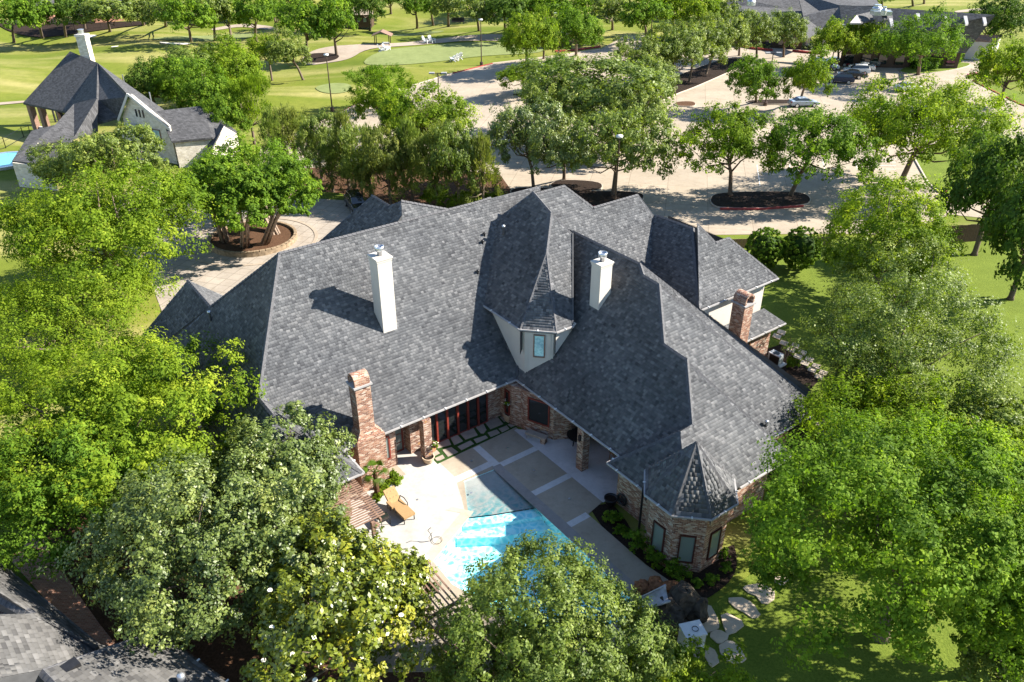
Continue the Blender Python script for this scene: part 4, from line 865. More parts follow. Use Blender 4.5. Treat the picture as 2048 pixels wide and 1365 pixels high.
roof3(cl, [pxz(1714, 30, 9.8), pxz(1741, 24, 9.8), pxz(1748, 40, 8.8), pxz(1722, 46, 8.8)], 'clubroof', name='dormer'); roof3(cl, [pxz(1700, 46, 8.8), pxz(1714, 30, 9.8), pxz(1722, 46, 8.8)], 'stucco', name='dormer_gable')
roof3(cl, [pxz(1760, 22, 10.3), pxz(1782, 18, 10.3), pxz(1786, 36, 9.4), pxz(1768, 38, 9.4)], 'clubroof', name='dormer')
for x, y in ((1836, 35), (1891, 36), (1931, 40), (1968, 40), (1782, 45)):
    roof3(cl, [pxz(x - 4, y - 8, 9.6), pxz(x + 3, y - 8, 9.6), pxz(x + 6, y + 7, 9.3), pxz(x, y + 8, 9.3)], 'gutter', .35, 'dormer')
for a, b, z in (((1425, 60), (1612, 68), 3.3), ((1690, 100), (1930, 105), 3.3)):
    p, q = pxz(*a, z), pxz(*b, z); vwall(cl, [p * (1, 1, 0) + (0, 1.2, 0), q * (1, 1, 0) + (0, 1.2, 0), q + (0, 1.2, 0), p + (0, 1.2, 0)], 'darkwood')
    for k in range(7):
        f = (k + .5) / 7; c = (p + (q - p) * f) * (1, 1, 0) + (0, 1.08, 1.5); MB().box(c, (1.6, .1, 1.7), 0).build('window', M['glass'], cl)
for x in (1612, 1644): p = G(x, 98); MB().box(p + (0, 0, 1.7), (.8, .8, 3.4)).build('porch_column', M['stucco'], cl)
for x, y, r in ((1755, 18, .9), (1768, 22, .5), (1503, 4, .8)):
    p = pxz(x, y, 10.8); MB().lathe(p - (0, 0, .6), [(r, 0), (r, .7), (r * .7, 1.0), (r * .7, 1.3), (0, 1.35)], 14).build('roof_fan', M['steel'], cl)
p = pxz(1762, 26, 10.2); MB().box(p, (3.2, 2, .7)).build('roof_unit', M['steel'], cl)
sb = empty('store_building', G(1980, 110), 'low store building with brown roof and pale double doors beside the club house', 'building')
roof3(sb, [pxz(1945, 69, 4.6), pxz(2006, 71, 4.6), pxz(1990, 84, 3.6), pxz(1938, 80, 3.6)], 'brownwood'); a, b, c = pxz(1938, 82, 3.4), pxz(1984, 86, 3.4), pxz(2003, 74, 3.6)
vwall(sb, [a * (1, 1, 0), b * (1, 1, 0), b, a], 'stucco'); vwall(sb, [b * (1, 1, 0), c * (1, 1, 0), c, b], 'stone')
for x in (1949, 1961): p = G(x, 111); MB().box(p + (0, -.1, 1.1), (1.3, .12, 2.1)).build('door', M['white'], sb)
hg = empty('clipped_hedge', G(1885, 128), 'broad curved clipped hedge behind the largest lot tree near the store building', 'hedge')
rb = empty('red_brick_house', G(190, 40), 'low red brick house half hidden by oaks beyond the fairway', 'house')
for (x0, y0, x1, y1, h) in ((152, 50, 190, 50, 4.2), (192, 52, 250, 48, 4.2), (80, 52, 112, 50, 3.8)):
    p, q = G(x0, y0), G(x1, y1); vwall(rb, [p, q, q + (0, 0, h), p + (0, 0, h)], 'redbrick', th=6)
    roof3(rb, [p + (-1, -1, h), q + (1, -1, h), q + (-1, 5, h + 2.6), p + (1, 5, h + 2.6)], 'clubroof')
p = G(213, 46); MB().box(p + (0, -.1, 1.8), (2.4, .2, 1.8)).build('window', M['glass'], rb)
# neighbour's roof in the near corner (own axes)
ng = empty('neighbour_house', L(-27, 5, -.25), 'neighbouring house of which only the light grey shingle hip roof shows', 'house')
def ngf(plane, poly, eaves, sg=0, floor=1.6): facet(ng, plane, poly, eaves=eaves, skirt=1.5, mat='ngshingle', wmin=.2, wmax=.42, rh=.2, singles=sg, floor=floor)
zr = 3.2; ea = (-29.8, 0.0)
def nuv(x, y, z): return GL(x, y, z)
e0, e1_, e2_ = nuv(-40, 1080, zr), nuv(235, 1320, zr), nuv(320, 1262, zr)
A_, B_, C_, D_ = nuv(0, 1195, 4.6), nuv(62, 1232, 4.6), nuv(235, 1300, zr), nuv(300, 1270, zr)
ue = e0[0] + .0
def slopeplane(p, q, r): return plane3(p, q, r)
Pa, Pb, Pc, Pd, Pe = (*nuv(-60, 1075, 3.0), 3.0), (*nuv(200, 1290, 3.0), 3.0), (*nuv(62, 1228, 4.3), 4.3), (*nuv(-80, 1150, 4.3), 4.3), (*nuv(90, 1335, 4.5), 4.5)
ngf(plane3(Pa, Pb, Pc), [Pa[:2], Pb[:2], (Pb[0] - .2, Pb[1] + .4), Pc[:2], Pd[:2]], (0,), 10)
Pf = (*nuv(310, 1264, 3.0), 3.0); Pg = (*nuv(480, 1385, 3.0), 3.0); Ph = (*nuv(86, 1340, 4.6), 4.6); Pi = (*nuv(240, 1500, 4.6), 4.6)
ngf(plane3(Pf, Pg, Ph), [Pf[:2], Pg[:2], Pi[:2], Ph[:2]], (0,), 70)
ngf(plane3(Pc, Ph, Pb), [Pc[:2], Pb[:2], (*Pf[:2],), Ph[:2], nuv(-30, 1420, 4.6), nuv(-90, 1300, 4.4)], (), 30)
ridge_cap(ng, [L(*Pf), L(*Ph)], .22); ridge_cap(ng, [L(*Ph), L(*Pi)], .22); ridge_cap(ng, [L(*Pc), L(*Pd)], .22); gutter(ng, [L(*Pf) + (.05, .05, -.1), L(*Pg) + (.05, .05, -.1)], 'rock')
wall_prism(ng, [(Pa[0], Pa[1] - .8), (Pb[0] - .8, Pb[1]), (Pf[0] - 1, Pf[1] + .8), (Pg[0] - .8, Pg[1]), (-40, 12), (-40, -4)], -.25, 2.9, 'brick')
p = G(135, 1340, 4.5); MB().box(p, (.9, .5, .35), .9).build('roof_vent', M['blackmetal'], ng); p = G(362, 1355, 3.9); MB().lathe(p, [(.17, -.3), (.17, .12), (.1, .2), (0, .22)], 16).build('roof_vent', M['steel'], ng, True)
# ------------------------------------------------------------------ lamps
def lamp(px, heads, label, hgt=8.0, off=0):
    b = G(*px); e = empty('parking_lamp', b, label, 'street lamp', 'tall lamps of the golf course and car park')
    MB().lathe(b, [(.32, 0), (.32, .6), (.12, .65)], 12).build('base', M['bronze'], e); MB().tube([b + (0, 0, .5), b + (0, 0, hgt)], [.11, .07], 10).build('pole', M['bronze'], e)
    if heads == 1: MB().lathe(b + (0, 0, hgt), [(.1, 0), (.36, .1), (.38, .3), (0, .36)], 18).build('lamp_head', M['white'], e, True)
    else:
        MB().bar(b + (-.9, 0, hgt), b + (.9, 0, hgt), .1).build('arm', M['bronze'], e)
        for s in (-1, 1): MB().box(b + (s * .85, 0, hgt + .03), (.75, .5, .18)).build('lamp_head', M['gutter'], e)
    return e
lamp((665, 223), 1, 'single head lamp on a slender pole at the kerb by the small round green', 8.2); lamp((963, 131), 1, 'single head lamp with a floodlight box halfway up its pole beside the putting green')
lamp((1229, 421), 1, 'nearest single head lamp standing in the mulch island behind the main roof'); lamp((1660, 142), 2, 'double head lamp standing beside the parked cars')
lamp((1530, 212), 2, 'double head lamp between the two young trees in the middle of the lot'); lamp((881, 262), 2, 'double head lamp whose dark head shows above the bright tree in the left lot')
lamp((1117, 112), 2, 'double head lamp by the flower bed and golf cart shelter'); lamp((1302, 64), 2, 'double head lamp half hidden by trees at the far road')
p = G(963, 131); bpy.data.objects['parking_lamp.001'] if 0 else None
# ------------------------------------------------------------------ cars
def car(px, rz, c, label, suv=False, group='cars parked in the lot', proto={}):
    """profile-built saloon or estate with glass, wheels, lights"""
    loc = G(*px, .03); e = empty('parked_car', (0, 0, 0), label, 'car', group); mn = 'car paint %.2f %.2f %.2f' % c
    if mn not in M: t = NT(mn); t.col(c); t.r(.25, .6); t.b.inputs['Coat Weight'].default_value = .6; M[mn] = t.m
    hz = .25 if suv else 0
    prof = [(-2.3, .35), (-2.35, .75), (-2.2, 1.0 + hz * .5), (-1.3, 1.05 + hz * .5), (.9, .98 + hz * .4), (2.05, .82 + hz * .4), (2.3, .6), (2.28, .35)]
    def loft(prof, w, inset, nm, mat, par, zsc=0):
        vs = []; n = len(prof)
        for s in (-1, 1):
            for x, z in prof: vs.append((x, s * (w - inset * max(0, z - .7) * .5), z))
        fs = [tuple(range(n)), tuple(range(n, 2 * n))[::-1]] + [(i, n + i, n + (i + 1) % n, (i + 1) % n) for i in range(n)]
        o = mesh(nm, vs, fs, M[mat], par); bv = o.modifiers.new('b', 'BEVEL'); bv.width = .07; bv.segments = 2; bv.limit_method = 'ANGLE'; return o
    loft(prof, .9, .15, 'body', mn, e)
    top = [(-2.1, 1.0 + hz * .5), (-1.75, 1.42 + hz), (-.2, 1.48 + hz), (.55, 1.36 + hz), (1.15, .98 + hz * .4)] if suv else [(-1.75, 1.0), (-1.15, 1.36), (-.2, 1.44), (.4, 1.36), (1.15, .98)]
    loft(top, .86, .5, 'cabin_glass', 'glass', e); rf = [(x * .96 - .02, z + .03) for x, z in top[1:4]] + [(top[3][0] - .08, top[3][1] - .03), (top[1][0] + .1, top[1][1] - .05)]
    loft(rf, .74, .2, 'roof', mn, e)
    for x in (-1.4, 1.42):
        for s in (-1, 1):
            w = MB(); w.tube([(x, s * .72, .34), (x, s * .93, .34)], .34, 18); wo = w.build('wheel', M['blackmetal'], e); r = MB(); r.tube([(x, s * .925, .34), (x, s * .94, .34)], .22, 14); r.build('rim', M['steel'], wo)
    for s in (-1, 1):
        MB().box((2.24, s * .66, .66), (.12, .36, .14)).build('headlight', M['white'], e); MB().box((-2.3, s * .7, .85), (.08, .3, .2)).build('tail_light', M['redkerb'], e)
    e.location = tuple(loc); e.rotation_euler = (0, 0, rz); return e
ca = 2.85
car((1679, 166), ca, (.02, .025, .05), 'dark blue estate car nearest the camera in the parked row', True); car((1700, 156), ca, (.012, .014, .016), 'black saloon second in the parked row')
car((1712, 148), ca, (.7, .72, .75), 'white hatchback third in the parked row', True); car((1722, 141), ca, (.5, .54, .58), 'silver car between the white hatchback and the dark green one')
car((1732, 133), ca, (.02, .05, .06), 'dark green blue car at the far end of the parked row', True); car((1672, 131), ca + math.pi, (.28, .012, .02), 'dark red car facing the other way beside a lamp pole')
car((1652, 139), ca + math.pi, (.6, .63, .66), 'pale silver car beside the dark red one'); car((1640, 131), ca + math.pi, (.03, .06, .12), 'navy car half hidden behind the lot tree')
car((1606, 213), .1, (.25, .3, .36), 'silver saloon parked alone under the right young tree'); car((1815, 182), .2, (.7, .7, .7), 'white car almost hidden behind the crown of the big lot tree')
car((714, 419), -1.15, (.008, .009, .01), 'black car on the driveway behind the house gables', True, None)
# ------------------------------------------------------------------ golf course furniture
def adirondack(px, rz, label):
    b = G(*px); e = empty('garden_chair', (0, 0, 0), label, 'garden chair', 'white chairs round the putting green')
    for s in (-1, 1):
        MB().bar((.4, s * .32, 0), (.4, s * .32, .55), .1).build('leg', M['white'], e); MB().bar((-.55, s * .32, .05), (.4, s * .32, .4), .08, .12).build('leg', M['white'], e); MB().box((0, s * .4, .58), (.95, .16, .05)).build('armrest', M['white'], e)
    MB().bar((.45, 0, .42), (-.25, 0, .28), .62, .05, up=(0, 0, 1)).build('seat', M['white'], e)
    for k in range(5): MB().bar((-.2, (k - 2) * .13, .3), (-.62, (k - 2) * .15, 1.15 - abs(k - 2) * .07), .12, .04, up=(0, 1, 0)).build('back_slat', M['white'], e)
    e.location = tuple(b + (0, 0, .1)); e.rotation_euler = (0, 0, rz); e.scale = (1.35,) * 3; return e
for (x, y), r, l in (((764, 105), .3, 'left white chair of the pair near the open shelter'), ((774, 103), .6, 'right white chair of the pair near the open shelter'), ((852, 88), -.4, 'left white chair at the far edge of the putting green'), ((864, 87), -.7, 'right white chair at the far edge of the putting green'), ((908, 124), 2.6, 'left white chair of the pair nearest the lot kerb'), ((917, 121), 2.3, 'right white chair of the pair nearest the lot kerb')): adirondack((x, y), r, l)
sh = empty('open_shelter', G(766, 92), 'small open timber shelter with gabled brown roof beside the cart path', 'shelter')
c0 = G(766, 92)
for sx in (-1, 1):
    for sy in (-1, 1): MB().box(c0 + (sx * 1.5, sy * 1.1, 1.15), (.16, .16, 2.3)).build('post', M['darkwood'], sh)
for s in (-1, 1): MB().add([c0 + (s * 2.1, -1.6, 2.2), c0 + (s * 2.1, 1.6, 2.2), c0 + (0, 1.6, 3.1), c0 + (0, -1.6, 3.1), c0 + (s * 2.1, -1.6, 2.1), c0 + (s * 2.1, 1.6, 2.1), c0 + (0, 1.6, 3.0), c0 + (0, -1.6, 3.0)], [(0, 1, 2, 3), (7, 6, 5, 4), (0, 4, 5, 1), (0, 3, 7, 4), (1, 5, 6, 2)]).build('roof_slope', M['brownwood'], sh)
MB().box(c0 + (.6, 0, .45), (1.6, .6, .5)).build('bench', M['grey'], sh)
hb = empty('timber_hut', G(718, 55), 'dark timber hut with pale shallow roof among the far oaks', 'hut'); c0 = G(719, 55)
MB().box(c0 + (0, 1.5, 1.5), (6, 4, 3)).build('wall', M['darkwood'], hb); MB().add([c0 + (-3.6, -1, 2.9), c0 + (3.6, -1, 2.9), c0 + (3.2, 4, 2.9), c0 + (-3.2, 4, 2.9), c0 + (-1.2, 1.5, 4.3), c0 + (1.2, 1.5, 4.3)], [(0, 1, 5, 4), (1, 2, 5), (2, 3, 4, 5), (3, 0, 4), (3, 2, 1, 0)]).build('roof', M['path'], hb)
for k in (-1.5, 0, 1.5): MB().box(c0 + (k, -.55, 1.7), (.7, .08, .9)).build('window', M['paleglass'], hb)
for k in range(4): b = G(907 + k * 6, 48); tag(MB().box(b + (0, 0, .5), (.9, .9, .2)).box(b + (0, .4, .95), (.9, .12, .9)).build('dark_chair', M['blackmetal']), 'small dark chair in the row on the far range', 'chair', 'dark chairs on the far range')
gs = empty('cart_kiosk', G(1117, 97), 'dark kiosk with golf carts and pale canopy beside the flower bed', 'kiosk'); c0 = G(1117, 97)
MB().box(c0 + (0, .6, .7), (5.5, 2.4, 1.2)).build('counter', M['blackmetal'], gs); MB().box(c0 + (0, .6, 3.0), (6, 3, .25)).build('canopy', M['steel'], gs)
for s in (-2.5, -.8, .8, 2.5): MB().box(c0 + (s, -.3, 1.8), (.14, .14, 2.4)).build('post', M['blackmetal'], gs)
# fences
def fence(pts, label, h=1.5, z=0):
    e = empty('metal_fence', G(*pts[0]), label, 'fence'); P = [G(*q) for q in pts]
    for a, b in zip(P[:-1], P[1:]):
        ln = np.linalg.norm(b - a); k = max(1, int(ln / 2.6))
        for i in range(k + 1): p = a + (b - a) * i / k; MB().box(p + (0, 0, h / 2), (.07, .07, h)).build('post', M['blackmetal'], e)
        for zz in (.15, h - .15): MB().bar(a + (0, 0, zz), b + (0, 0, zz), .04).build('rail', M['blackmetal'], e)
    return e
fence([(-20, 308), (12, 297), (48, 276), (62, 272)], 'black metal rail fence at the left edge beside the stone house'); fence([(150, 62), (230, 57), (300, 54)], 'thin dark rail fence in front of the red brick house')
bf = empty('board_fence', G(1900, 490), 'dark brown board fence in the shade on the right under the oak', 'fence')
a, b = G(1788, 494), G(2090, 474); n_ = 60
for i in range(n_): p = a + (b - a) * (i + .5) / n_; MB().box(p + (0, 0, .95), (np.linalg.norm(b - a) / n_ * .93, .04, 1.85 + .05 * math.sin(i * 5)), math.atan2((b - a)[1], (b - a)[0])).build('board', M['darkwood'], bf)
for zz in (.4, 1.5): MB().bar(a + (0, .06, zz), b + (0, .06, zz), .09).build('rail', M['darkwood'], bf)
a, b = G(1368, 500), G(1660, 492); bg_ = MB()
b2 = empty('low_board_fence', a, 'low brown board fence between the verge and the round clipped shrubs', 'fence')
for i in range(44): p = a + (b - a) * (i + .5) / 44; MB().box(p + (0, 0, .5), (np.linalg.norm(b - a) / 44 * .94, .04, 1.0), math.atan2((b - a)[1], (b - a)[0])).build('board', M['brownwood'], b2)
# ------------------------------------------------------------------ terrace furniture
def pergola(u0, u1, v0, v1, z, along, n, label, posts, wood='brownwood'):
    e = empty('pergola', L((u0 + u1) / 2, (v0 + v1) / 2, -.25), label, 'pergola')
    for i in range(n):
        f = (i + .5) / n
        if along == 'u': a, b = L(u0, v0 + (v1 - v0) * f, z), L(u1, v0 + (v1 - v0) * f, z)
        else: a, b = L(u0 + (u1 - u0) * f, v0, z), L(u0 + (u1 - u0) * f, v1, z)
        MB().bar(a, b, .075, .045).build('slat', M[wood], e)
    for f in (.08, .5, .92):
        if along == 'u': a, b = L(u0 + (u1 - u0) * f, v0 - .1, z - .16), L(u0 + (u1 - u0) * f, v1 + .1, z - .16)
        else: a, b = L(u0 - .1, v0 + (v1 - v0) * f, z - .16), L(u1 + .1, v0 + (v1 - v0) * f, z - .16)
        MB().bar(a, b, .1, .18).build('rafter', M[wood], e)
    for u_, v_ in posts: MB().box(L(u_, v_, (z - .25) / 2 - .12), (.2, .2, z), HA).build('post', M[wood], e)
    return e
pergola(-16.6, -12.6, 2.1, 5.75, 2.55, 'u', 20, 'brown slatted pergola attached to the left wing beside the chaise', [(-13.3, 5.6), (-16.4, 5.6), (-16.4, 2.3)])
pergola(-14.8, -12.5, 9.4, 16.2, 2.5, 'v', 9, 'brown slatted pergola at the near edge of the pool under the magnolia', [(-12.6, 9.6), (-12.6, 15.8), (-14.7, 9.6), (-14.7, 15.8)])
# chaise longue with ochre cushions
cz_ = G(798, 1018, .3); dr = G(812, 1042, .35) - G(772, 1003, .35); ang = math.atan2(dr[1], dr[0])
ch = empty('chaise_longue', (0, 0, 0), 'reclining chaise longue with tufted ochre cushions on the sunlit deck', 'sun lounger')
MB().box((.35, 0, .42), (1.35, .66, .13)).build('seat_cushion', M['cushion'], ch); bc = MB().box((-.62, 0, .68), (.85, .66, .14), 0, Matrix.Rotation(math.radians(42), 3, 'Y')).build('back_cushion', M['cushion'], ch)
for x in (-.75, -.5):
    for y in (-.18, .02, .2): MB().lathe((x - .0, y, .68 + (-.6 - x) * .9 + .08), [(.03, 0), (0, .03)], 8).build('tuft_button', M['brownwood'], bc)
for s in (-1, 1):
    MB().tube([(-.5, s * .36, .1), (-.45, s * .38, .6), (-.1, s * .4, .68), (.25, s * .38, .6), (.3, s * .36, .35)], .025, 8).build('armrest', M['blackmetal'], ch)
    for x in (-.4, .95): MB().bar((x, s * .3, 0), (x, s * .3, .36), .04).build('leg', M['blackmetal'], ch)
MB().box((-.1, -.42, .66), (.55, .16, .12)).build('arm_cushion', M['cushion'], ch); MB().box((.2, 0, .35), (1.6, .6, .04)).build('frame', M['blackmetal'], ch)
for o in [ch]: o.location = (cz_[0], cz_[1], .06); o.rotation_euler = (0, 0, ang); o.scale = (1.12, 1.12, 1.12)
def small_table(px, label, s=.6, h=.5):
    b = G(*px, .06); e = empty('side_table', b, label, 'table'); MB().box(b + (0, 0, h), (s, s, .04), HA).build('table_top', M['glass'], e); MB().box(b + (0, 0, h - .04), (s + .06, s + .06, .03), HA).build('frame', M['blackmetal'], e)
    for x, y in ((-1, -1), (1, -1), (1, 1), (-1, 1)): q = HU * x * s * .45 + HV * y * s * .45; MB().bar(b + q, b + q + (0, 0, h - .05), .035).build('leg', M['blackmetal'], e)
small_table((768, 1047), 'dark glass topped square side table at the pergola edge')
def wire_chair(px, label, rz):
    b = G(*px, .06); e = empty('patio_chair', (0, 0, 0), label, 'chair'); MB().lathe((0, 0, .42), [(.24, 0), (.25, .03), (0, .05)], 18).build('seat', M['brownwood'], e)
    MB().tube([(-.2, -.25, .45), (-.27, -.22, .8), (-.3, 0, .95), (-.27, .22, .8), (-.2, .25, .45)], .02, 6).build('back_frame', M['blackmetal'], e); MB().tube([(-.22, 0, .45), (-.3, 0, .93)], .02, 6).build('back_splat', M['blackmetal'], e)
    for x, y in ((-.18, -.18), (.18, -.18), (.18, .18), (-.18, .18)): MB().tube([(x, y, .43), (x * 1.3, y * 1.3, 0)], .02, 6).build('leg', M['blackmetal'], e)
    e.location = tuple(b); e.rotation_euler = (0, 0, rz)
wire_chair((752, 1062), 'round seated metal chair beside the side table under the pergola', .4); wire_chair((742, 1128), 'metal chair at the foot of the pergola post', 2.2); wire_chair((765, 1110), 'metal chair half hidden by the magnolia near the post', 1.2)
# hanging flowers, palm, pots
def pot(px, label, mat, square, r=.28, h=.5, plant=None):
    b = G(*px, .06); e = empty('plant_pot', b, label, 'plant pot')
    if square: MB().lathe(b, [(r * .95, 0), (r * 1.35, h), (r * 1.5, h), (r * 1.5, h + .07), (r * 1.25, h + .07), (r * 1.2, h - .03)], 4).build('pot', M[mat], e)
    else: MB().lathe(b, [(r * .6, 0), (r * .95, h * .5), (r * .85, h * .8), (r * 1.15, h), (r * 1.15, h + .05), (r * .95, h + .05), (r * .9, h - .03)], 20).build('pot', M[mat], e, True)
    MB().lathe(b + (0, 0, h - .03), [(r * 1.2 if square else r * .9, 0), (0, .02)], 4 if square else 16).build('soil', M['mulch'], e); return e
pot((863, 903), 'square terracotta pot with a small pale shrub beside the folding doors', 'terracotta', True); pot((857, 925), 'round clay bowl shaped pot in front of the brick column', 'paleclay', False, .36, .42); pot((1017, 842), 'square pale clay pot in the inner corner of the courtyard', 'paleclay', True, .27, .55)
pot((1221, 1010), 'dark half barrel planter at the brick wall', 'blackmetal', False, .36, .5)
rl = empty('hose_reel', L(.0, 10.55, .4), 'black round hose reel hanging on the brick wall', 'hose reel'); MB().tube([L(-.02 + 0, 10.75 + .33 * math.cos(a), .5 + .33 * math.sin(a)) for a in np.linspace(0, 6.28, 20)], .07, 8).build('coil', M['blackmetal'], rl); MB().box(L(.05, 10.75, .5), (.08, .3, .3), HA).build('bracket', M['blackmetal'], rl)
# bar stools and table under the roof
for k, v_ in enumerate((7.3, 8.4, 9.4)):
    e = empty('bar_stool', L(2.55, v_, -.2), ['wooden bar stool nearest the brick column', 'wooden bar stool in the middle of the bar', 'wooden bar stool at the far right end of the bar'][k], 'bar stool', 'bar stools under the covered patio')
    MB().box(L(2.55, v_, .55), (.42, .42, .06), HA).build('seat', M['ochrewood'], e); MB().box(L(2.3, v_, .85), (.05, .42, .35), HA).build('backrest', M['darkwood'], e)
    for x, y in ((-1, -1), (1, -1), (1, 1), (-1, 1)): MB().bar(L(2.55 + x * .2, v_ + y * .2, -.18), L(2.55 + x * .16, v_ + y * .16, .55), .04).build('leg', M['ochrewood'], e)
e = empty('patio_table', L(2.0, 4.6, -.2), 'dark metal table in the shade of the covered patio', 'table'); MB().lathe(L(2.0, 4.6, .5), [(.8, 0), (.8, .05), (0, .06)], 24).build('table_top', M['blackmetal'], e)
for a in range(4): MB().bar(L(2 + .5 * math.cos(a * 1.57), 4.6 + .5 * math.sin(a * 1.57), -.18), L(2 + .4 * math.cos(a * 1.57), 4.6 + .4 * math.sin(a * 1.57), .5), .05).build('leg', M['blackmetal'], e)
# wire ornament with a ring by the pool
w = empty('wire_ornament', G(862, 1085), 'black wire sculpture with a hoop standing at the pool edge', 'ornament'); b = G(862, 1082, .06)
MB().tube([b, b + (.05, 0, .4), b + (-.15, .1, .7), b + (.05, 0, 1.0)], .02, 6).build('stem', M['blackmetal'], w); MB().tube([b, b + (-.1, -.1, .3), b + (.1, .05, .6)], .015, 6).build('stem', M['blackmetal'], w)
MB().tube([b + (.35 + .28 * math.cos(a), .28 * math.sin(a), .05) for a in np.linspace(0, 6.28, 24)], .012, 6).build('hoop', M['blackmetal'], w)
# slide, boulders, equipment box, condenser
sl = empty('pool_slide', G(1300, 1210), 'grey moulded water slide dropping into the pool beside the boulders', 'water slide')
path = [G(1335, 1195, 1.75), G(1315, 1203, 1.5), G(1290, 1212, .95), G(1268, 1222, .35), G(1255, 1228, .05)]; vs = []; fs = []
for i, p in enumerate(path):
    d = path[min(i + 1, 4)] - path[max(i - 1, 0)]; s = np.cross(d, (0, 0, 1)); s /= np.linalg.norm(s)
    for a in (-1, -.85, -.6, -.3, 0, .3, .6, .85, 1): vs.append(p + s * a * .5 + (0, 0, .32 * abs(a) ** 3))
for i in range(4):
    for k in range(8): a = i * 9 + k; fs.append((a, a + 1, a + 10, a + 9))
o = mesh('chute', vs, fs, M['slide'], sl, True); sm = o.modifiers.new('s', 'SOLIDIFY'); sm.thickness = .05
for i, k in ((0, 0), (0, 8)): MB().tube([vs[j * 9 + k] for j in range(5)], .05, 8).build('rim', M['slide'], sl, True)
MB().box(path[0] - (0, 0, .9), (.5, .5, 1.6), .5).build('support', M['rock'], sl)
def boulder(px, r, h, label, mat='rock', z=0):
    b = G(*px); R = random.Random(int(px[0] * 7 + px[1])); vs = []; fs = []; n = 12; m = 7
    for i in range(m + 1):
        for k in range(n):
            ph = math.pi * (i / m - .5); a = 2 * math.pi * k / n; q = 1 + .25 * math.sin(a * 3 + i + px[0]) * math.cos(ph) + R.uniform(-.1, .1)
            vs.append(b + (r * q * math.cos(ph) * math.cos(a), r * q * math.cos(ph) * math.sin(a), z + h * .5 + h * .5 * math.sin(ph) * (1 + R.uniform(-.08, .08))))
    for i in range(m):
        for k in range(n): a = i * n + k; c = i * n + (k + 1) % n; fs.append((a, c, c + n, a + n))
    return tag(mesh('boulder', vs, fs, M[mat], None, False), label, 'boulder', 'boulders of the pool slide')
for px, r, h, l, mt in (((1330, 1240), .8, 1.5, 'dark fern grown boulder right beside the foot of the slide', 'rock'), ((1362, 1228), .8, 1.9, 'tallest dark boulder at the head of the slide', 'rock'), ((1390, 1240), .6, 1.5, 'dark boulder nearest the white equipment box', 'rock'), ((1345, 1262), .7, 1.2, 'low dark boulder under the live oak branches', 'rock'),
                    ((1282, 1185), .45, .7, 'rusty brown boulder at the pool corner', 'rust'), ((1312, 1178), .5, .6, 'flat rusty boulder behind the slide', 'rust'), ((1340, 1190), .45, .9, 'rusty boulder next to the paving edge', 'rust'), ((1372, 1205), .5, .7, 'mossy boulder at the corner of the mulch bed', 'rock'), ((1297, 1250), .6, .9, 'dark boulder at the waterline under the branches', 'rock')): boulder(px, r, h, l, mt)
bx = empty('equipment_box', G(1380, 1300), 'pale grey plastic equipment cabinet with cables on its lid behind the boulders', 'cabinet'); c0 = G(1380, 1295)
MB().box(c0 + (0, 0, .62), (1.0, .8, 1.2), .25).build('cabinet', M['grey'], bx); MB().box(c0 + (0, 0, 1.26), (1.08, .88, .08), .25).build('lid', M['white'], bx); MB().box(c0 + (.1, -.42, .75), (.55, .04, .5), .25).build('grille', M['slide'], bx)
MB().tube([c0 + (.1 + .15 * math.cos(a), .15 * math.sin(a), 1.32) for a in np.linspace(0, 9, 20)], .015, 5).build('cable', M['blackmetal'], bx)
ac = empty('condenser_unit', G(1548, 728), 'pale air conditioning condenser unit on a pad by the brick wall', 'air conditioner'); c0 = G(1549, 727)
MB().box(c0 + (.1, 0, .05), (1.3, .9, .1), -.9).build('pad', M['white'], ac); MB().box(c0 + (0, 0, .5), (.95, .6, .8), -.9).build('casing', M['grey'], ac); MB().box(c0 + (-.2, -.27, .5), (.8, .04, .66), -.9).build('grille', M['blackmetal'], ac)
MB().tube([c0 + (.0, 0, .9)] + [c0 + (.0, 0, .93)], .25, 16).build('fan_cover', M['blackmetal'], ac)
# stepping stones
SS = [([(1485, 1178), (1515, 1170), (1540, 1180), (1549, 1195), (1530, 1212), (1505, 1190)], 'kidney shaped stepping stone nearest the mulch bed'), ([(1457, 1203), (1475, 1197), (1505, 1210), (1518, 1228), (1510, 1240), (1480, 1222)], 'long narrow stepping stone below the kidney shaped one'),
      ([(1408, 1212), (1425, 1222), (1438, 1245), (1432, 1260), (1405, 1264)], 'rounded stepping stone touching the boulders'), ([(1442, 1226), (1492, 1248), (1460, 1270), (1452, 1265)], 'triangular pale stepping stone between the rounded and kidney stones'), ([(1418, 1270), (1438, 1260), (1457, 1276), (1436, 1292)], 'small square stepping stone beside the equipment cabinet'),
      ([(1437, 1300), (1462, 1285), (1480, 1300), (1490, 1325), (1455, 1325)], 'large stepping stone at the lower end of the curve'), ([(1408, 1305), (1425, 1298), (1440, 1325), (1420, 1336)], 'slim stepping stone left of the large lower one'), ([(1540, 1157), (1575, 1155), (1576, 1166), (1560, 1172)], 'stepping stone half under the big oak'), ([(1383, 1305), (1400, 1303), (1402, 1316), (1385, 1318)], 'small stepping stone in front of the cabinet'),
      ([(1618, 838), (1640, 832), (1650, 845), (1630, 855)], 'pale flat stone off the lower eave corner'), ([(1628, 860), (1645, 856), (1655, 866), (1640, 873)], 'second flat stone off the lower eave corner')]
for pts, lab in SS:
    p0 = np.array(gx(pts)); p0 = p0.mean(0) + (p0 - p0.mean(0)) * 1.16; p = smooth_loop(list(p0), 1); p = [q + rng.normal(0, .035, 2) for q in p]; tag(sheet('stepping_stone', p, .09, M['step'], thick=.06), lab, 'stepping stone', 'stepping stones in the side lawn')
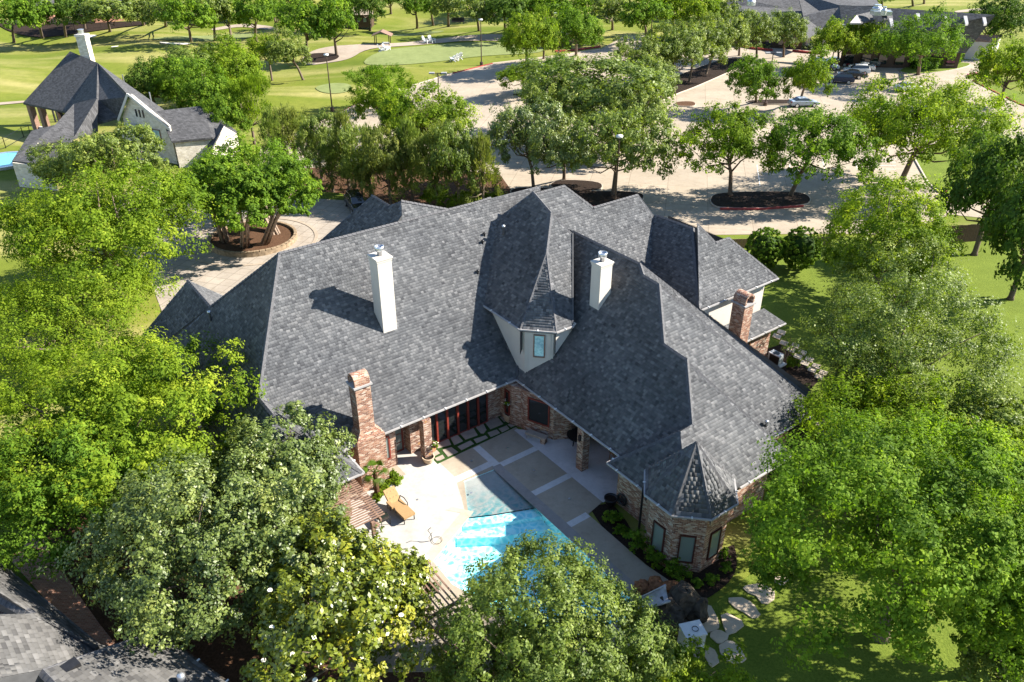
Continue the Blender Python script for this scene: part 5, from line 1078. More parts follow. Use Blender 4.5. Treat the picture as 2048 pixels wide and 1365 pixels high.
for i in range(14):
    x, y = 1548 + (i // 2) * 14 + (i % 2) * 9, 668 + (i // 2) * 13.5 - (i % 2) * 8
    if i in (3,): continue
    p = gx([(x, y), (x + 15, y + 5), (x + 11, y + 13), (x - 4, y + 7)]); tag(sheet('paving_slab', p, .08, M['step'], thick=.05), 'square paving slab in the path along the right lawn', 'paving slab', 'paving slabs beside the right lawn')
for k, uv in enumerate(((-4.6, 1.9), (-2.0, 2.2), (-2.0, 5.0), (-1.9, 8.3), (-6.3, 4.4), (-9.2, 3.0))):
    MB().lathe(L(*uv, -.25) + (0, 0, .06), [(.07, 0), (.07, .012), (0, .012)], 12).build('deck_drain', M['steel'], None, kind='structure')
# ------------------------------------------------------------------ foliage
def cloud(seed, R, Rz, nb, nl, leaf, style='round', sub=9, spread=.27, fill=.1, low=-.5):
    """leaf quads gathered into boughs and sprigs through the crown's volume; returns V, F, tone (crown centre at 0)"""
    nl = int(nl * .86); leaf = leaf * .96
    g = np.random.default_rng(seed); d = g.normal(size=(nb * 3, 3)); d /= np.linalg.norm(d, axis=1)[:, None]; d = d[d[:, 2] > low][:nb]; nb = len(d)
    lob = 1 + .15 * np.sin(d[:, 0] * 3.1 + seed) + .11 * np.sin(d[:, 1] * 4.3 + seed * 2.1) + .08 * np.sin(d[:, 2] * 6 + seed)
    if style == 'cone':
        h = g.uniform(-1, 1, nb); rr = (1 - (h + 1) / 2) ** .8 * g.uniform(.55, 1.0, nb) + .06; a = g.uniform(0, 6.283, nb); C = np.stack([rr * np.cos(a) * R, rr * np.sin(a) * R, h * Rz], 1)
        d = C / np.linalg.norm(C, axis=1)[:, None] * np.array([1, 1, .3]) + np.array([0, 0, .5]); d /= np.linalg.norm(d, axis=1)[:, None]; br = R * .2 * g.uniform(.6, 1.2, nb)
    else:
        rad = np.where(g.uniform(size=nb) < .78, g.uniform(.8, .95, nb), g.uniform(.3, .74, nb)) * lob
        if style == 'ball': rad = g.uniform(.86, .93, nb)
        if style == 'umbrella': d[:, 2] = np.abs(d[:, 2]) * 1.0 - .15
        C = d * rad[:, None] * np.array([R, R, Rz]); br = R * spread * g.uniform(.6, 1.2, nb)
    ns = nb * sub; bi = np.repeat(np.arange(nb), sub); off = g.normal(size=(ns, 3)); off /= np.linalg.norm(off, axis=1)[:, None]
    off = off + d[bi] * .45 + np.array([0, 0, .15]); S = C[bi] + off * (br[bi] * g.uniform(.45, 1.0, ns))[:, None] * np.array([1, 1, .72]); sr = br[bi] * g.uniform(.26, .42, ns) * (11.0 / sub) ** .4
    k = max(1, nl // ns); n = ns * k; si = np.repeat(np.arange(ns), k); o = g.normal(size=(n, 3)); o /= np.linalg.norm(o, axis=1)[:, None]; o *= (g.uniform(.35, 1.15, n) ** .6)[:, None]; so_ = off / np.linalg.norm(off, axis=1)[:, None]
    out = S / np.linalg.norm(S, axis=1)[:, None]; P = S[si] + o * sr[si][:, None]
    if fill:
        m = int(n * fill); q = g.normal(size=(m, 3)); q /= np.linalg.norm(q, axis=1)[:, None]; q[:, 2] = np.maximum(q[:, 2], low * .8)
        q *= (g.uniform(.1, .72, m)[:, None]) * np.array([R, R, Rz]); 
        if style == 'cone': q[:, :2] *= (.75 * (1 - (q[:, 2] / Rz + 1) / 2))[:, None]
        P[:m] = q
    N = out[si] * .25 + so_[si] * .45 + o * .55 + np.array([0, 0, .3]) + g.normal(size=(n, 3)) * .3; N /= np.linalg.norm(N, axis=1)[:, None]
    T = g.normal(size=(n, 3)); T -= N * (T * N).sum(1)[:, None]; T /= np.linalg.norm(T, axis=1)[:, None]
    if style in ('cone', 'spray'): T = T * .5 + out[si] * .9 + np.array([0, 0, .35]); T /= np.linalg.norm(T, axis=1)[:, None]
    B = np.cross(N, T); ln = (leaf * .84 * g.uniform(.5, 1.5, n))[:, None]; wd = ln * (.3 if style not in ('cone', 'spray') else .2)
    V = np.stack([P - T * ln * .5, P + B * wd - N * ln * .05, P + T * ln * .5 - N * ln * .12, P - B * wd - N * ln * .05], 1).reshape(-1, 3)
    F = np.arange(n * 4).reshape(-1, 4); tone = np.clip(.42 + g.normal(0, .16, nb)[bi][si] + g.normal(0, .13, ns)[si] + g.normal(0, .07, n), 0, 1)
    return V, F, tone, C
def limbs(mb, base, cc, C, R, Rz, tr, g, n=9, multi=0, fork=.45):
    """trunk from base to inside the crown, boughs reaching the clump centres C (crown centre cc)"""
    z0 = base[2]; ztop = cc[2] + Rz * .35; zb = max(z0 + .3, cc[2] - Rz * .95) if not multi else z0 + .3
    fp = np.array([base[0] + (cc[0] - base[0]) * .3, base[1] + (cc[1] - base[1]) * .3, z0 + (cc[2] - z0) * fork])
    if multi:
        for i in range(multi):
            a = 6.283 * i / multi + .3; b = base + np.array([math.cos(a) * tr * 1.4, math.sin(a) * tr * 1.4, 0]); t = cc + np.array([math.cos(a) * R * .3, math.sin(a) * R * .3, Rz * .1])
            mid = b * .5 + t * .5 - np.array([math.cos(a) * R * .12, math.sin(a) * R * .12, 0]); mb.tube([b, mid, t], [tr * .5, tr * .4, tr * .15], 7)
        return
    mb.tube([base - (0, 0, .1), base + (fp - base) * .12, fp, (fp + cc) / 2 + g.normal(0, .1, 3), np.array([cc[0], cc[1], ztop])], [tr * 1.5, tr * 1.05, tr * .85, tr * .55, tr * .12], 9)
    idx = g.permutation(len(C))[:n]
    for i in idx:
        e = cc + C[i] * .92; m = fp * .55 + e * .45 + np.array([0, 0, -.06 * R]) + g.normal(0, .06 * R, 3); mb.tube([fp + (cc - fp) * g.uniform(0, .5), m, e], [tr * .5, tr * .3, tr * .06], 6)
PROTO = {}
def crown_proto(kind, var):
    """shared crowns, built for a radius of 4.5 m and a half height of 3.4 m"""
    key = (kind, var)
    if key not in PROTO:
        P = {'far': dict(nb=60, nl=7000, leaf=.55), 'mid': dict(nb=95, nl=20000, leaf=.34), 'live': dict(nb=130, nl=28000, leaf=.27, spread=.2), 'cone': dict(nb=110, nl=13000, leaf=.42, style='cone'), 'spray': dict(nb=110, nl=17000, leaf=.42, style='spray', spread=.22), 'umb': dict(nb=120, nl=22000, leaf=.22, style='umbrella', spread=.2, low=-.25)}[kind]
        V, F, tone, C = cloud(100 + var * 7 + len(kind), 4.5, 3.4, **P); me = bpy.data.meshes.new('crown_' + kind)
        o = quads_mesh('crown', V, F, tone, None); me = o.data; bpy.data.objects.remove(o); PROTO[key] = (me, C)
    return PROTO[key]
def solve_tree(cx, cy, w, h, c):
    zc = c + 3
    for _ in range(14):
        P = G(cx, cy, zc); q = P - CP; dep = q @ _fw; sc = FPX / dep; R = w / 2 / sc; el = math.atan2(CAM_H - zc, math.hypot(q[0], q[1]))
        Rz = math.sqrt(max((h / 2 / sc) ** 2 - (R * math.sin(el)) ** 2, (.28 * R) ** 2)) / math.cos(el); Rz = min(Rz, 1.25 * R + 1); zc = zc * .5 + (c + Rz) * .5
    return np.array([P[0], P[1], zc]), R * .9, Rz * .92
MATS = {}
def crown_mesh(me, mat, key):
    if len(me.materials) == 0: me.materials.append(M['leaf_oak'])
    return me
NT_ = 0
def tree(cx, cy, w, h, c, kind, mat, label, base=None, name='oak_tree', cat='tree', group=None, own=None, tr=None, multi=0, lean=(0, 0), bark='bark', fork=.45, flowers=0):
    global NT_; NT_ += 1
    cc, R, Rz = solve_tree(cx, cy, w, h, c); b = G(*base) if base else np.array([cc[0] + lean[0], cc[1] + lean[1], 0.0]); g = np.random.default_rng(1000 + NT_); tr = tr or (.045 * R + .06)
    if abs(b[1]) > 100: b[2] = float(bumps(np.array(b[0]), np.array(b[1])))
    e = empty(name, b, label, cat, group)
    if own:
        V, F, tone, C = cloud(NT_ * 13 + 5, R, Rz, **own); quads_mesh('crown', V + cc, F, tone, M[mat], e)
    else:
        v = NT_ % (3 if kind in ('far', 'mid', 'live') else 2); me, C0 = crown_proto(kind, v); o = bpy.data.objects.new('crown', crown_mesh(me, mat, kind)); COL.objects.link(o); o.parent = e; o.material_slots[0].link = 'OBJECT'; o.material_slots[0].material = M[mat]
        o.location = tuple(cc - b); o.scale = (R / 4.5, R / 4.5, Rz / 3.4); a = g.uniform(0, 6.28); o.rotation_euler = (0, 0, a); ca_, sa_ = math.cos(a), math.sin(a)
        C = np.stack([C0[:, 0] * ca_ - C0[:, 1] * sa_, C0[:, 0] * sa_ + C0[:, 1] * ca_, C0[:, 2]], 1) * np.array([R / 4.5, R / 4.5, Rz / 3.4])
    mb = MB(); limbs(mb, b, cc, C, R, Rz, tr, g, 5 if kind == 'far' else 10, multi, fork); mb.build('trunk', M[bark], e, True)
    if flowers:
        fl = MB()
        for i in range(flowers):
            d = g.normal(size=3); d /= np.linalg.norm(d); d[2] = abs(d[2]); d[1] = -abs(d[1]); q = cc + d * np.array([R, R, Rz]) * .98
            fl.lathe(q, [(.03, 0), (.1, .04), (.11, .08), (.05, .07), (0, .06)], 7)
        fl.build('blossoms', M['flower'], e, kind='stuff')
    return e
N_ = dict(nb=150, nl=64000, leaf=.2, sub=16, spread=.21); N2 = dict(nb=130, nl=50000, leaf=.19, sub=15, spread=.22)
# foreground, each crown its own
tree(225, 850, 560, 390, 1.2, 'n', 'leaf_bright', 'huge bright yellow green oak filling the left of the garden beside the dark roof hip', own=dict(nb=200, nl=105000, leaf=.2, sub=18, spread=.19), name='shade_tree')
tree(95, 985, 420, 330, 1.0, 'n', 'leaf_oak', 'shaded mid green tree at the left edge above the neighbouring roof', own=N2, name='shade_tree')
tree(120, 632, 400, 190, 1.2, 'n', 'leaf_bright', 'broad bright green tree at the left edge level with the driveway', own=N2, name='shade_tree')
tree(200, 462, 430, 260, 1.6, 'n', 'leaf_bright', 'bright yellow green tree left of the round driveway island', own=dict(nb=180, nl=76000, leaf=.25, sub=16, spread=.2), name='shade_tree')
tree(400, 1078, 510, 410, 1.0, 'n', 'leaf_grey', 'large dusty green oak with upright leaf clusters beside the neighbouring roof', own=dict(nb=200, nl=95000, leaf=.18, sub=18, spread=.18), name='oak_tree')
tree(560, 945, 300, 260, 1.2, 'n', 'leaf_grey', 'grey green oak covering the lower left roof corner', own=N2, name='oak_tree')
tree(605, 1110, 260, 290, .8, 'n', 'leaf_grey', 'dark green oak between the pergola and the magnolia', own=dict(nb=110, nl=32000, leaf=.21, sub=10, spread=.23), name='oak_tree')
tree(655, 960, 95, 190, .6, 'n', 'leaf_grey', 'slender conical evergreen in front of the lower roof corner', own=dict(nb=90, nl=14000, leaf=.17, style='cone'), name='conifer')
tree(690, 1240, 380, 360, .5, 'n', 'leaf_mag', 'magnolia with large glossy yellow green leaves and white blossoms in the near centre', own=dict(nb=170, nl=34000, leaf=.25, sub=9, spread=.2), name='magnolia_tree', flowers=9)
tree(770, 1165, 200, 190, .5, 'n', 'leaf_mag', 'smaller magnolia standing at the pergola post by the pool', own=dict(nb=90, nl=15000, leaf=.25, sub=8, spread=.24), name='magnolia_tree')
tree(1120, 1270, 450, 400, .6, 'n', 'leaf_live', 'airy olive green live oak in front of the pool', own=dict(nb=210, nl=80000, leaf=.155, sub=12, spread=.17, low=-.3), name='live_oak_tree', bark='bark')
tree(1010, 1330, 300, 180, .6, 'n', 'leaf_live', 'low olive green live oak at the bottom edge of the picture', own=dict(nb=100, nl=34000, leaf=.16, sub=10, spread=.22), name='live_oak_tree')
tree(1375, 1385, 270, 150, .4, 'n', 'leaf_bright', 'fresh green crown at the bottom edge below the equipment cabinet', own=dict(nb=80, nl=24000, leaf=.18, sub=10, spread=.24), name='shade_tree')
tree(1830, 1075, 640, 550, 1.2, 'n', 'leaf_oak', 'very large green oak at the right beside the brick turret', own=dict(nb=260, nl=130000, leaf=.19, sub=20, spread=.17), name='oak_tree')
tree(1830, 880, 440, 240, 1.8, 'n', 'leaf_bright', 'bright green oak crown rising behind the very large oak', own=N_, name='oak_tree')
tree(2000, 1200, 240, 420, .8, 'n', 'leaf_oak', 'dark green oak at the right edge of the picture', own=N2, name='oak_tree')
tree(2010, 1345, 170, 160, .3, 'n', 'leaf_live', 'olive shrub like oak in the bottom right corner', own=dict(nb=60, nl=12000, leaf=.17, sub=9), name='live_oak_tree')
tree(1985, 880, 230, 190, 1, 'n', 'leaf_live', 'pale olive tree at the right edge in front of the shaded lawn', own=dict(nb=110, nl=30000, leaf=.19, sub=10, spread=.22), name='live_oak_tree')
tree(1800, 690, 440, 300, 1, 'n', 'leaf_live', 'wide olive green live oak between the air conditioner and the shaded lawn', own=dict(nb=200, nl=72000, leaf=.17, sub=12, spread=.17), name='live_oak_tree')
tree(1720, 790, 180, 150, .6, 'n', 'leaf_live', 'small olive tree overhanging the path beside the lower eave', own=dict(nb=90, nl=24000, leaf=.17, sub=9, spread=.24), name='live_oak_tree')
tree(1815, 590, 300, 210, 1, 'n', 'leaf_live', 'light olive tree between the domed oak and the wide live oak', own=dict(nb=120, nl=34000, leaf=.18, sub=10, spread=.22), name='live_oak_tree')
tree(1778, 478, 290, 250, 1, 'n', 'leaf_bright', 'domed bright green oak right of the round clipped shrubs', own=dict(nb=170, nl=52000, leaf=.22, sub=11, spread=.19), name='oak_tree')
tree(1990, 380, 190, 230, 1.2, 'mid', 'leaf_dark', 'dark oak at the right edge over the board fence', name='oak_tree'); tree(2070, 460, 200, 260, 1, 'mid', 'leaf_dark', 'darkest oak at the right edge beyond the board fence', name='oak_tree')
# car park trees with visible trunks
big = dict(name='lot_tree', tr=.24)
tree(1458, 290, 205, 165, 2.0, 'mid', 'leaf_bright', 'yellow green tree on the left end of the red kerbed oval island', (1460, 392), own=dict(nb=110, nl=30000, leaf=.28, sub=10, spread=.22), **big)
tree(1640, 295, 210, 160, 2.2, 'mid', 'leaf_oak', 'forked green tree on the right end of the red kerbed oval island', (1580, 393), own=dict(nb=110, nl=30000, leaf=.28, sub=10, spread=.22), **big)
tree(1864, 258, 315, 200, 2.0, 'mid', 'leaf_bright', 'largest lot tree standing over the grass wedge on the right', (1803, 362), own=dict(nb=190, nl=60000, leaf=.28, sub=11, spread=.18), name='lot_tree', tr=.32)
tree(1765, 255, 120, 115, 2.5, 'mid', 'leaf_oak', 'crown joined to the left side of the largest lot tree', name='lot_tree')
tree(1508, 163, 108, 92, 1.6, 'mid', 'leaf_oak', 'young tree left of the double head lamp in the lot', (1512, 206), name='lot_tree'); tree(1618, 158, 100, 98, 1.8, 'mid', 'leaf_bright', 'young tree in front of the parked cars', (1599, 207), name='lot_tree')
tree(1673, 82, 92, 78, 2, 'mid', 'leaf_bright', 'tree rising behind the dark red parked car', (1676, 130), name='lot_tree'); tree(1730, 78, 88, 76, 2, 'mid', 'leaf_bright', 'tree rising behind the green blue parked car', (1726, 129), name='lot_tree')
tree(1842, 88, 180, 120, 2.4, 'mid', 'leaf_oak', 'wide tree in front of the clipped hedge', (1836, 150), own=dict(nb=110, nl=24000, leaf=.34, sub=9, spread=.22), name='lot_tree', tr=.3)
tree(2020, 140, 130, 110, 1.5, 'mid', 'leaf_bright', 'bright tree at the right edge by the pink flowers', name='lot_tree'); tree(1995, 42, 120, 90, 2, 'mid', 'leaf_dark', 'dark olive oak beside the store building', name='oak_tree')
tree(1048, 152, 105, 56, 1.5, 'mid', 'leaf_bright', 'small round tree alone on a mulch spot in the left lot', (1046, 191), name='lot_tree', tr=.14); tree(1112, 140, 80, 62, 1.2, 'mid', 'leaf_oak', 'small darker tree right of the lone lot tree', (1120, 170), name='lot_tree')
tree(1053, 78, 112, 96, 2, 'mid', 'leaf_bright', 'vase shaped tree at the lot kerb left of the cart kiosk', (1053, 127), name='lot_tree'); tree(1090, 74, 72, 92, 2, 'mid', 'leaf_bright', 'narrow tree just behind the vase shaped one', (1087, 118), name='lot_tree')
tree(1152, 64, 112, 92, 2, 'mid', 'leaf_oak', 'dense rounded tree right of the cart kiosk', (1152, 112), name='lot_tree')
# live oaks between the two lots
for q in ((1195, 185, 300, 165, 1.6, 'largest live oak crown between the two halves of the car park', (1235, 270)), (1052, 275, 165, 150, 1.8, 'round grey green live oak behind the roof ridge', (1068, 385)), (1128, 300, 150, 140, 1.8, 'live oak on the small mulch square', (1128, 360)), (1240, 290, 210, 165, 1.8, 'live oak with spreading bare limbs beside the nearest lamp', (1225, 392)), (1270, 235, 130, 130, 1.8, 'live oak crown pressed against the right of the largest one', None), (1120, 215, 150, 130, 1.5, 'live oak crown at the left shoulder of the largest one', None)):
    tree(q[0], q[1], q[2], q[3], q[4], 'live', 'leaf_live' if q[0] not in (1052, 1128) else 'leaf_grey', q[5], q[6], name='live_oak_tree', tr=.2)
for i, q in enumerate(((1290, 118, 120, 100, None), (1345, 105, 125, 110, (1348, 186)), (1305, 160, 110, 90, None), (1395, 92, 120, 105, (1378, 166)), (1445, 78, 110, 95, (1411, 151)), (1510, 65, 100, 85, (1513, 118)), (1567, 60, 95, 82, (1567, 115)), (1478, 60, 80, 80, (1478, 112)))):
    tree(q[0], q[1], q[2], q[3], 1.8, 'live', 'leaf_live', ['olive live oak at the near end of the mulch strip, behind the largest live oak', 'live oak with a leaning trunk over the mulch strip', 'low olive live oak beside the near end of the mulch strip', 'third live oak trunk along the mulch strip', 'live oak at the far end of the mulch strip', 'live oak in front of the club house porch on the left', 'live oak right in front of the club house gable', 'live oak beside the red edged bed of the club house'][i], q[4], name='live_oak_tree', tr=.22)
# cedars and mixed trees behind the house
ced = [(545, 285, 90, 130), (585, 275, 90, 120), (635, 290, 90, 130), (690, 300, 110, 150), (735, 320, 110, 150), (775, 330, 110, 150), (820, 320, 120, 160), (870, 330, 120, 160), (915, 330, 120, 170), (965, 345, 100, 150), (660, 330, 90, 100), (845, 265, 110, 110)]
cl_ = ['juniper at the left end of the evergreen belt', 'thin juniper behind the crepe myrtles', 'dusky juniper left of the lamp pole', 'brownish juniper right of the lamp pole', 'juniper behind the black car', 'tall juniper behind the pointed dark gable', 'dense juniper in the middle of the evergreen belt', 'olive juniper right of the belt middle', 'juniper behind the long main ridge', 'juniper at the right end of the evergreen belt', 'low juniper over the brown mulch', 'juniper under the bright round crown']
for i, q in enumerate(ced): tree(*q, .4, 'spray' if i % 3 == 1 else ('live' if i % 3 == 2 else 'cone'), 'leaf_cedar' if i % 2 else 'leaf_live', cl_[i], name='juniper_tree', tr=.18)
tree(722, 365, 55, 75, .2, 'cone', 'leaf_grey', 'small blue green spruce beside the pointed gable', name='spruce_tree'); tree(860, 235, 190, 125, 1.6, 'mid', 'leaf_bright', 'bright yellow green round crown above the junipers', name='maple_tree', own=dict(nb=110, nl=28000, leaf=.27, sub=10, spread=.22))
tree(752, 165, 120, 80, 1.5, 'spray', 'leaf_oak', 'spiky topped dark green tree beside the left lot', name='ash_tree'); tree(762, 205, 110, 90, 1.2, 'mid', 'leaf_bright', 'soft bright crown below the spiky topped tree', name='ash_tree'); tree(800, 235, 90, 100, 1.2, 'mid', 'leaf_oak', 'green crown between the soft bright one and the round yellow one', name='ash_tree')
for i, q in enumerate(((870, 392, 60, 40), (925, 400, 60, 36), (988, 402, 70, 40), (1035, 408, 50, 30))): tree(*q, .1, 'mid', 'leaf_bright', ['fresh green shrub behind the main ridge, leftmost of four', 'fresh green shrub in the notch of the roof', 'bright yellow green shrub right of the ridge end', 'last small green shrub beside the middle roof'][i], name='shrub', cat='shrub', tr=.05)
# crepe myrtles on the island
for i, q in enumerate(((420, 385, 200, 165, (452, 490)), (490, 410, 190, 160, (490, 500)), (570, 390, 170, 160, (527, 495)), (490, 350, 280, 140, (556, 477)))):
    b = q[4]; tree(q[0], q[1], q[2], q[3], 1.9, 'umb', 'leaf_oak', ['crepe myrtle with leaning pale stems at the left of the round bed', 'crepe myrtle with fanned pale stems nearest the camera', 'crepe myrtle with straight pale stems beside the landscape rock', 'crepe myrtle at the far right of the round bed'][i], b, name='crepe_myrtle', own=dict(nb=140, nl=28000, leaf=.27, sub=9, spread=.17, style='umbrella', low=-.25), tr=.26, multi=6, bark='palebark')
# left side group
for i, q in enumerate(((130, 335, 140, 110, .6, 'live', 'leaf_live'), (228, 325, 190, 150, .6, 'live', 'leaf_live'), (300, 170, 110, 90, 1.5, 'mid', 'leaf_dark'), (350, 165, 120, 100, 1.5, 'mid', 'leaf_oak'), (415, 190, 130, 110, 1.5, 'mid', 'leaf_oak'), (385, 135, 150, 80, 2, 'mid', 'leaf_live'), (470, 150, 130, 100, 2, 'mid', 'leaf_bright'), (440, 115, 110, 70, 2, 'mid', 'leaf_bright'), (497, 215, 95, 130, .6, 'spray', 'leaf_bright'), (455, 240, 90, 90, 1, 'mid', 'leaf_oak'), (572, 105, 90, 70, 2, 'mid', 'leaf_live'), (535, 100, 80, 60, 2, 'mid', 'leaf_bright'))):
    tree(*q, ['olive live oak hiding the lower roof of the stone house', 'large olive live oak in front of the white gable wall', 'dark tree behind the steep roof of the stone house', 'green tree behind the right slope of the stone house', 'dense tree behind the garage wing of the stone house', 'pale olive crown above the dense trees', 'light green airy crown on the fairway edge', 'yellowish crown topping the tree group', 'bright feathery cypress right of the garage wing', 'green crown at the foot of the bright cypress', 'thin branching tree with a bent trunk on the fairway', 'small light crown left of the bent trunk tree'][i], (606, 157) if i == 10 else None, name='live_oak_tree' if i < 2 else 'fairway_tree')
# far oaks with trunks on the course
far = [(24, 32, 100, 70, 78, 'leaf_oak'), (75, 30, 80, 66, 70, 'leaf_oak'), (128, 28, 80, 62, 69, 'leaf_dark'), (212, 28, 120, 62, 63, 'leaf_live'), (168, 10, 90, 60, 60, 'leaf_oak'), (280, 20, 90, 60, 55, 'leaf_live'), (330, 30, 80, 60, 55, 'leaf_live'), (375, 35, 110, 84, 88, 'leaf_oak'), (428, 22, 80, 74, 82, 'leaf_live'), (455, 20, 70, 66, 82, 'leaf_oak'), (510, 28, 88, 76, 83, 'leaf_oak'), (548, 22, 60, 56, 78, 'leaf_oak'), (612, 48, 106, 92, 106, 'leaf_oak'), (665, 48, 84, 90, 110, 'leaf_oak'), (738, 16, 62, 66, 58, 'leaf_dark'), (690, 10, 80, 60, 50, 'leaf_oak'),
       (832, 12, 62, 52, 48, 'leaf_oak'), (858, 8, 50, 52, 43, 'leaf_oak'), (895, 14, 64, 54, 47, 'leaf_live'), (950, 20, 96, 68, 63, 'leaf_live'), (1008, 25, 90, 70, 62, 'leaf_dark'), (1050, 20, 80, 60, 55, 'leaf_oak'), (1100, 15, 100, 66, 55, 'leaf_oak'), (1165, 10, 90, 60, 50, 'leaf_oak'), (1223, 25, 84, 62, 60, 'leaf_live'), (1285, 28, 100, 84, 78, 'leaf_oak'), (1345, 15, 90, 66, 60, 'leaf_bright'), (1400, 30, 90, 70, 70, 'leaf_bright'), (1440, 20, 80, 60, 55, 'leaf_live'), (1742, -6, 50, 36, 14, 'leaf_dark'), (1762, -10, 50, 36, 14, 'leaf_dark'), (1818, -18, 40, 40, 13, 'leaf_dark'), (1846, -22, 40, 40, 8, 'leaf_dark'), (590, 10, 70, 50, 50, 'leaf_dark'), (780, -2, 60, 40, 30, 'leaf_dark'), (240, -8, 100, 50, 40, 'leaf_dark'), (60, -6, 100, 50, 40, 'leaf_dark'), (420, -8, 120, 50, 40, 'leaf_dark'), (660, -10, 120, 50, 40, 'leaf_dark'), (980, -12, 120, 50, 34, 'leaf_dark'), (1100, -14, 120, 50, 34, 'leaf_oak'), (1210, -12, 120, 50, 34, 'leaf_dark'), (1320, -12, 120, 50, 34, 'leaf_bright'), (1420, -14, 120, 60, 34, 'leaf_oak'), (530, -10, 120, 50, 36, 'leaf_dark'), (140, -12, 100, 50, 36, 'leaf_dark'), (340, -12, 100, 50, 36, 'leaf_dark')]
fl_ = {**{4: 'oak crown behind the two leftmost oaks', 5: 'olive oak right of the red brick house', 6: 'olive oak left of the long shadowed one', 15: 'crown above the right mulch circle oak', 20: 'dark oak right of the dark chair row', 21: 'oak behind the vase shaped lot tree', 22: 'oak behind the cart kiosk trees', 23: 'oak behind the dense rounded kiosk tree', 26: 'bright oak above the start of the live oak row', 27: 'bright crown over the middle of the live oak row', 28: 'olive crown at the club house corner', 29: 'left of two small trees behind the club house ridge', 30: 'right of two small trees behind the club house ridge', 31: 'first lone tree on the fairway beyond the long roof', 32: 'second lone tree on the fairway beyond the long roof', 33: 'dark crown behind the big mulch circle oaks', 34: 'small dark crown right of the timber hut'}, 0: 'leftmost of the oaks in the top left corner', 1: 'second oak from the left edge beyond the fairway', 2: 'dark oak left of the red brick house', 3: 'oak with a leaning trunk right in front of the red brick house', 7: 'oak casting a long shadow toward the sand bunker', 8: 'left one of the two close oaks near the bunker', 9: 'right one of the two close oaks near the bunker', 10: 'oak with forked trunk left of the cart path', 11: 'slim oak beside the forked one', 12: 'left big oak on the mulch circle', 13: 'right big oak on the mulch circle', 14: 'oak beside the timber hut', 16: 'leaning oak left of the pale rough mound', 17: 'straight oak on the far rough mound', 18: 'oak left of the row of dark chairs', 19: 'oak behind the putting green lamp', 25: 'dense oak beside the far road', 24: 'double trunk oak by the pond edge'}
for i, (x, y, w, h, by, m) in enumerate(far):
    tree(x, y, w, h, 2.4, 'far', m, fl_.get(i, 'oak in the dense belt of trees closing the far side of the golf course'), (x + (8 if i % 2 else 2), by), name='fairway_oak', group='oaks standing on the golf course', tr=.3, fork=.4)
# continuous woods beyond
V, F, tn = [], [], []
for k in range(90):
    x = -330 + 660 * rng.uniform(); y = rng.uniform(300, 520) + (40 if x > 60 else 0); me, C0 = crown_proto('far', k % 3)
    if 60 < x < 260 and y < 420: continue
    v = np.empty(len(me.vertices) * 3, np.float32); me.vertices.foreach_get('co', v); v = v.reshape(-1, 3)[: 4 * 1100] * rng.uniform(1.3, 2.0); a = len(V) and sum(len(q) for q in V)
    F.append(np.arange(len(v)).reshape(-1, 4) + (a or 0)); V.append(v + np.array([x, y, 6], np.float32)); tn.append(rng.uniform(.2, .7, len(v) // 4))
quads_mesh('far_woods', np.concatenate(V), np.concatenate(F), np.concatenate(tn), M['leaf_dark'], None, 'stuff')
# ------------------------------------------------------------------ shrubs and beds
def ball(px, w, h, mat, label, name='clipped_shrub', leaf=.12, n=9000, cat='shrub', group=None):
    cc, R, Rz = solve_tree(px[0], px[1], w, h, .0); V, F, tone, C = cloud(int(px[0]) + 3, R * 1.02, Rz * 1.02, nb=300, nl=n, leaf=leaf, sub=4, spread=.1, fill=.1, low=-.95, style='ball'); e = empty(name, (cc[0], cc[1], 0), label, cat, group)
    quads_mesh('foliage', V + cc, F, tone, M[mat], e); MB().lathe(cc, [(R * .1, -Rz * .75), (R * .66, -Rz * .4), (R * .7, 0), (R * .55, Rz * .45), (0, Rz * .7)], 18).build('inner_twigs', M['leaf_dark'], e, True)
ball((1530, 497), 84, 92, 'leaf_oak', 'left one of two tall round clipped shrubs behind the right roof', n=22000, leaf=.2); ball((1603, 497), 84, 96, 'leaf_oak', 'right one of two tall round clipped shrubs behind the right roof', n=22000, leaf=.2)
ball((331, 367), 22, 17, 'leaf_bright', 'upper small yellow green ball shrub left of the crepe myrtles', n=2500); ball((326, 383), 24, 16, 'leaf_bright', 'lower small yellow green ball shrub left of the crepe myrtles', n=2500)
def bush(px, w, h, mat, label, leaf=.12, n=2600, name='low_shrub', group='shrubs in the beds round the house', style='round'):
    cc, R, Rz = solve_tree(px[0], px[1], w, h, .0); V, F, tone, C = cloud(int(px[0] * 3 + px[1]), R * .9, Rz * .9, nb=26, nl=n, leaf=leaf, sub=7, spread=.33, fill=.2, low=-.7, style=style)
    e = empty(name, (cc[0], cc[1], 0), label, 'shrub', group); quads_mesh('foliage', V + cc, F, tone, M[mat], e); mb = MB()
    for k in range(4): a = k * 1.57; mb.tube([(cc[0], cc[1], .02), cc + (math.cos(a) * R * .5, math.sin(a) * R * .5, Rz * .2)], .015, 5)
    mb.build('stems', M['bark'], e)
for px, w, h, lab in (((1275, 1080), 52, 56, 'dark green shrub under the black downpipe'), ((1315, 1115), 56, 52, 'spreading green shrub below the left turret window'), ((1355, 1140), 60, 50, 'lush green shrub below the front turret window'), ((1395, 1166), 26, 26, 'small round shrub at the turret foot'), ((1425, 1158), 30, 28, 'light shrub in the mulch right of the turret foot'), ((1452, 1135), 26, 26, 'shrub at the curved end of the mulch bed'), ((1450, 1108), 22, 30, 'upright shrub beside the right turret window'),
                    ((1225, 1035), 40, 34, 'fern like plant in the dark bed beside the barrel planter'), ((1245, 1062), 36, 26, 'low plant in the middle of the dark bed')): bush(px, w, h, 'leaf_oak', lab)
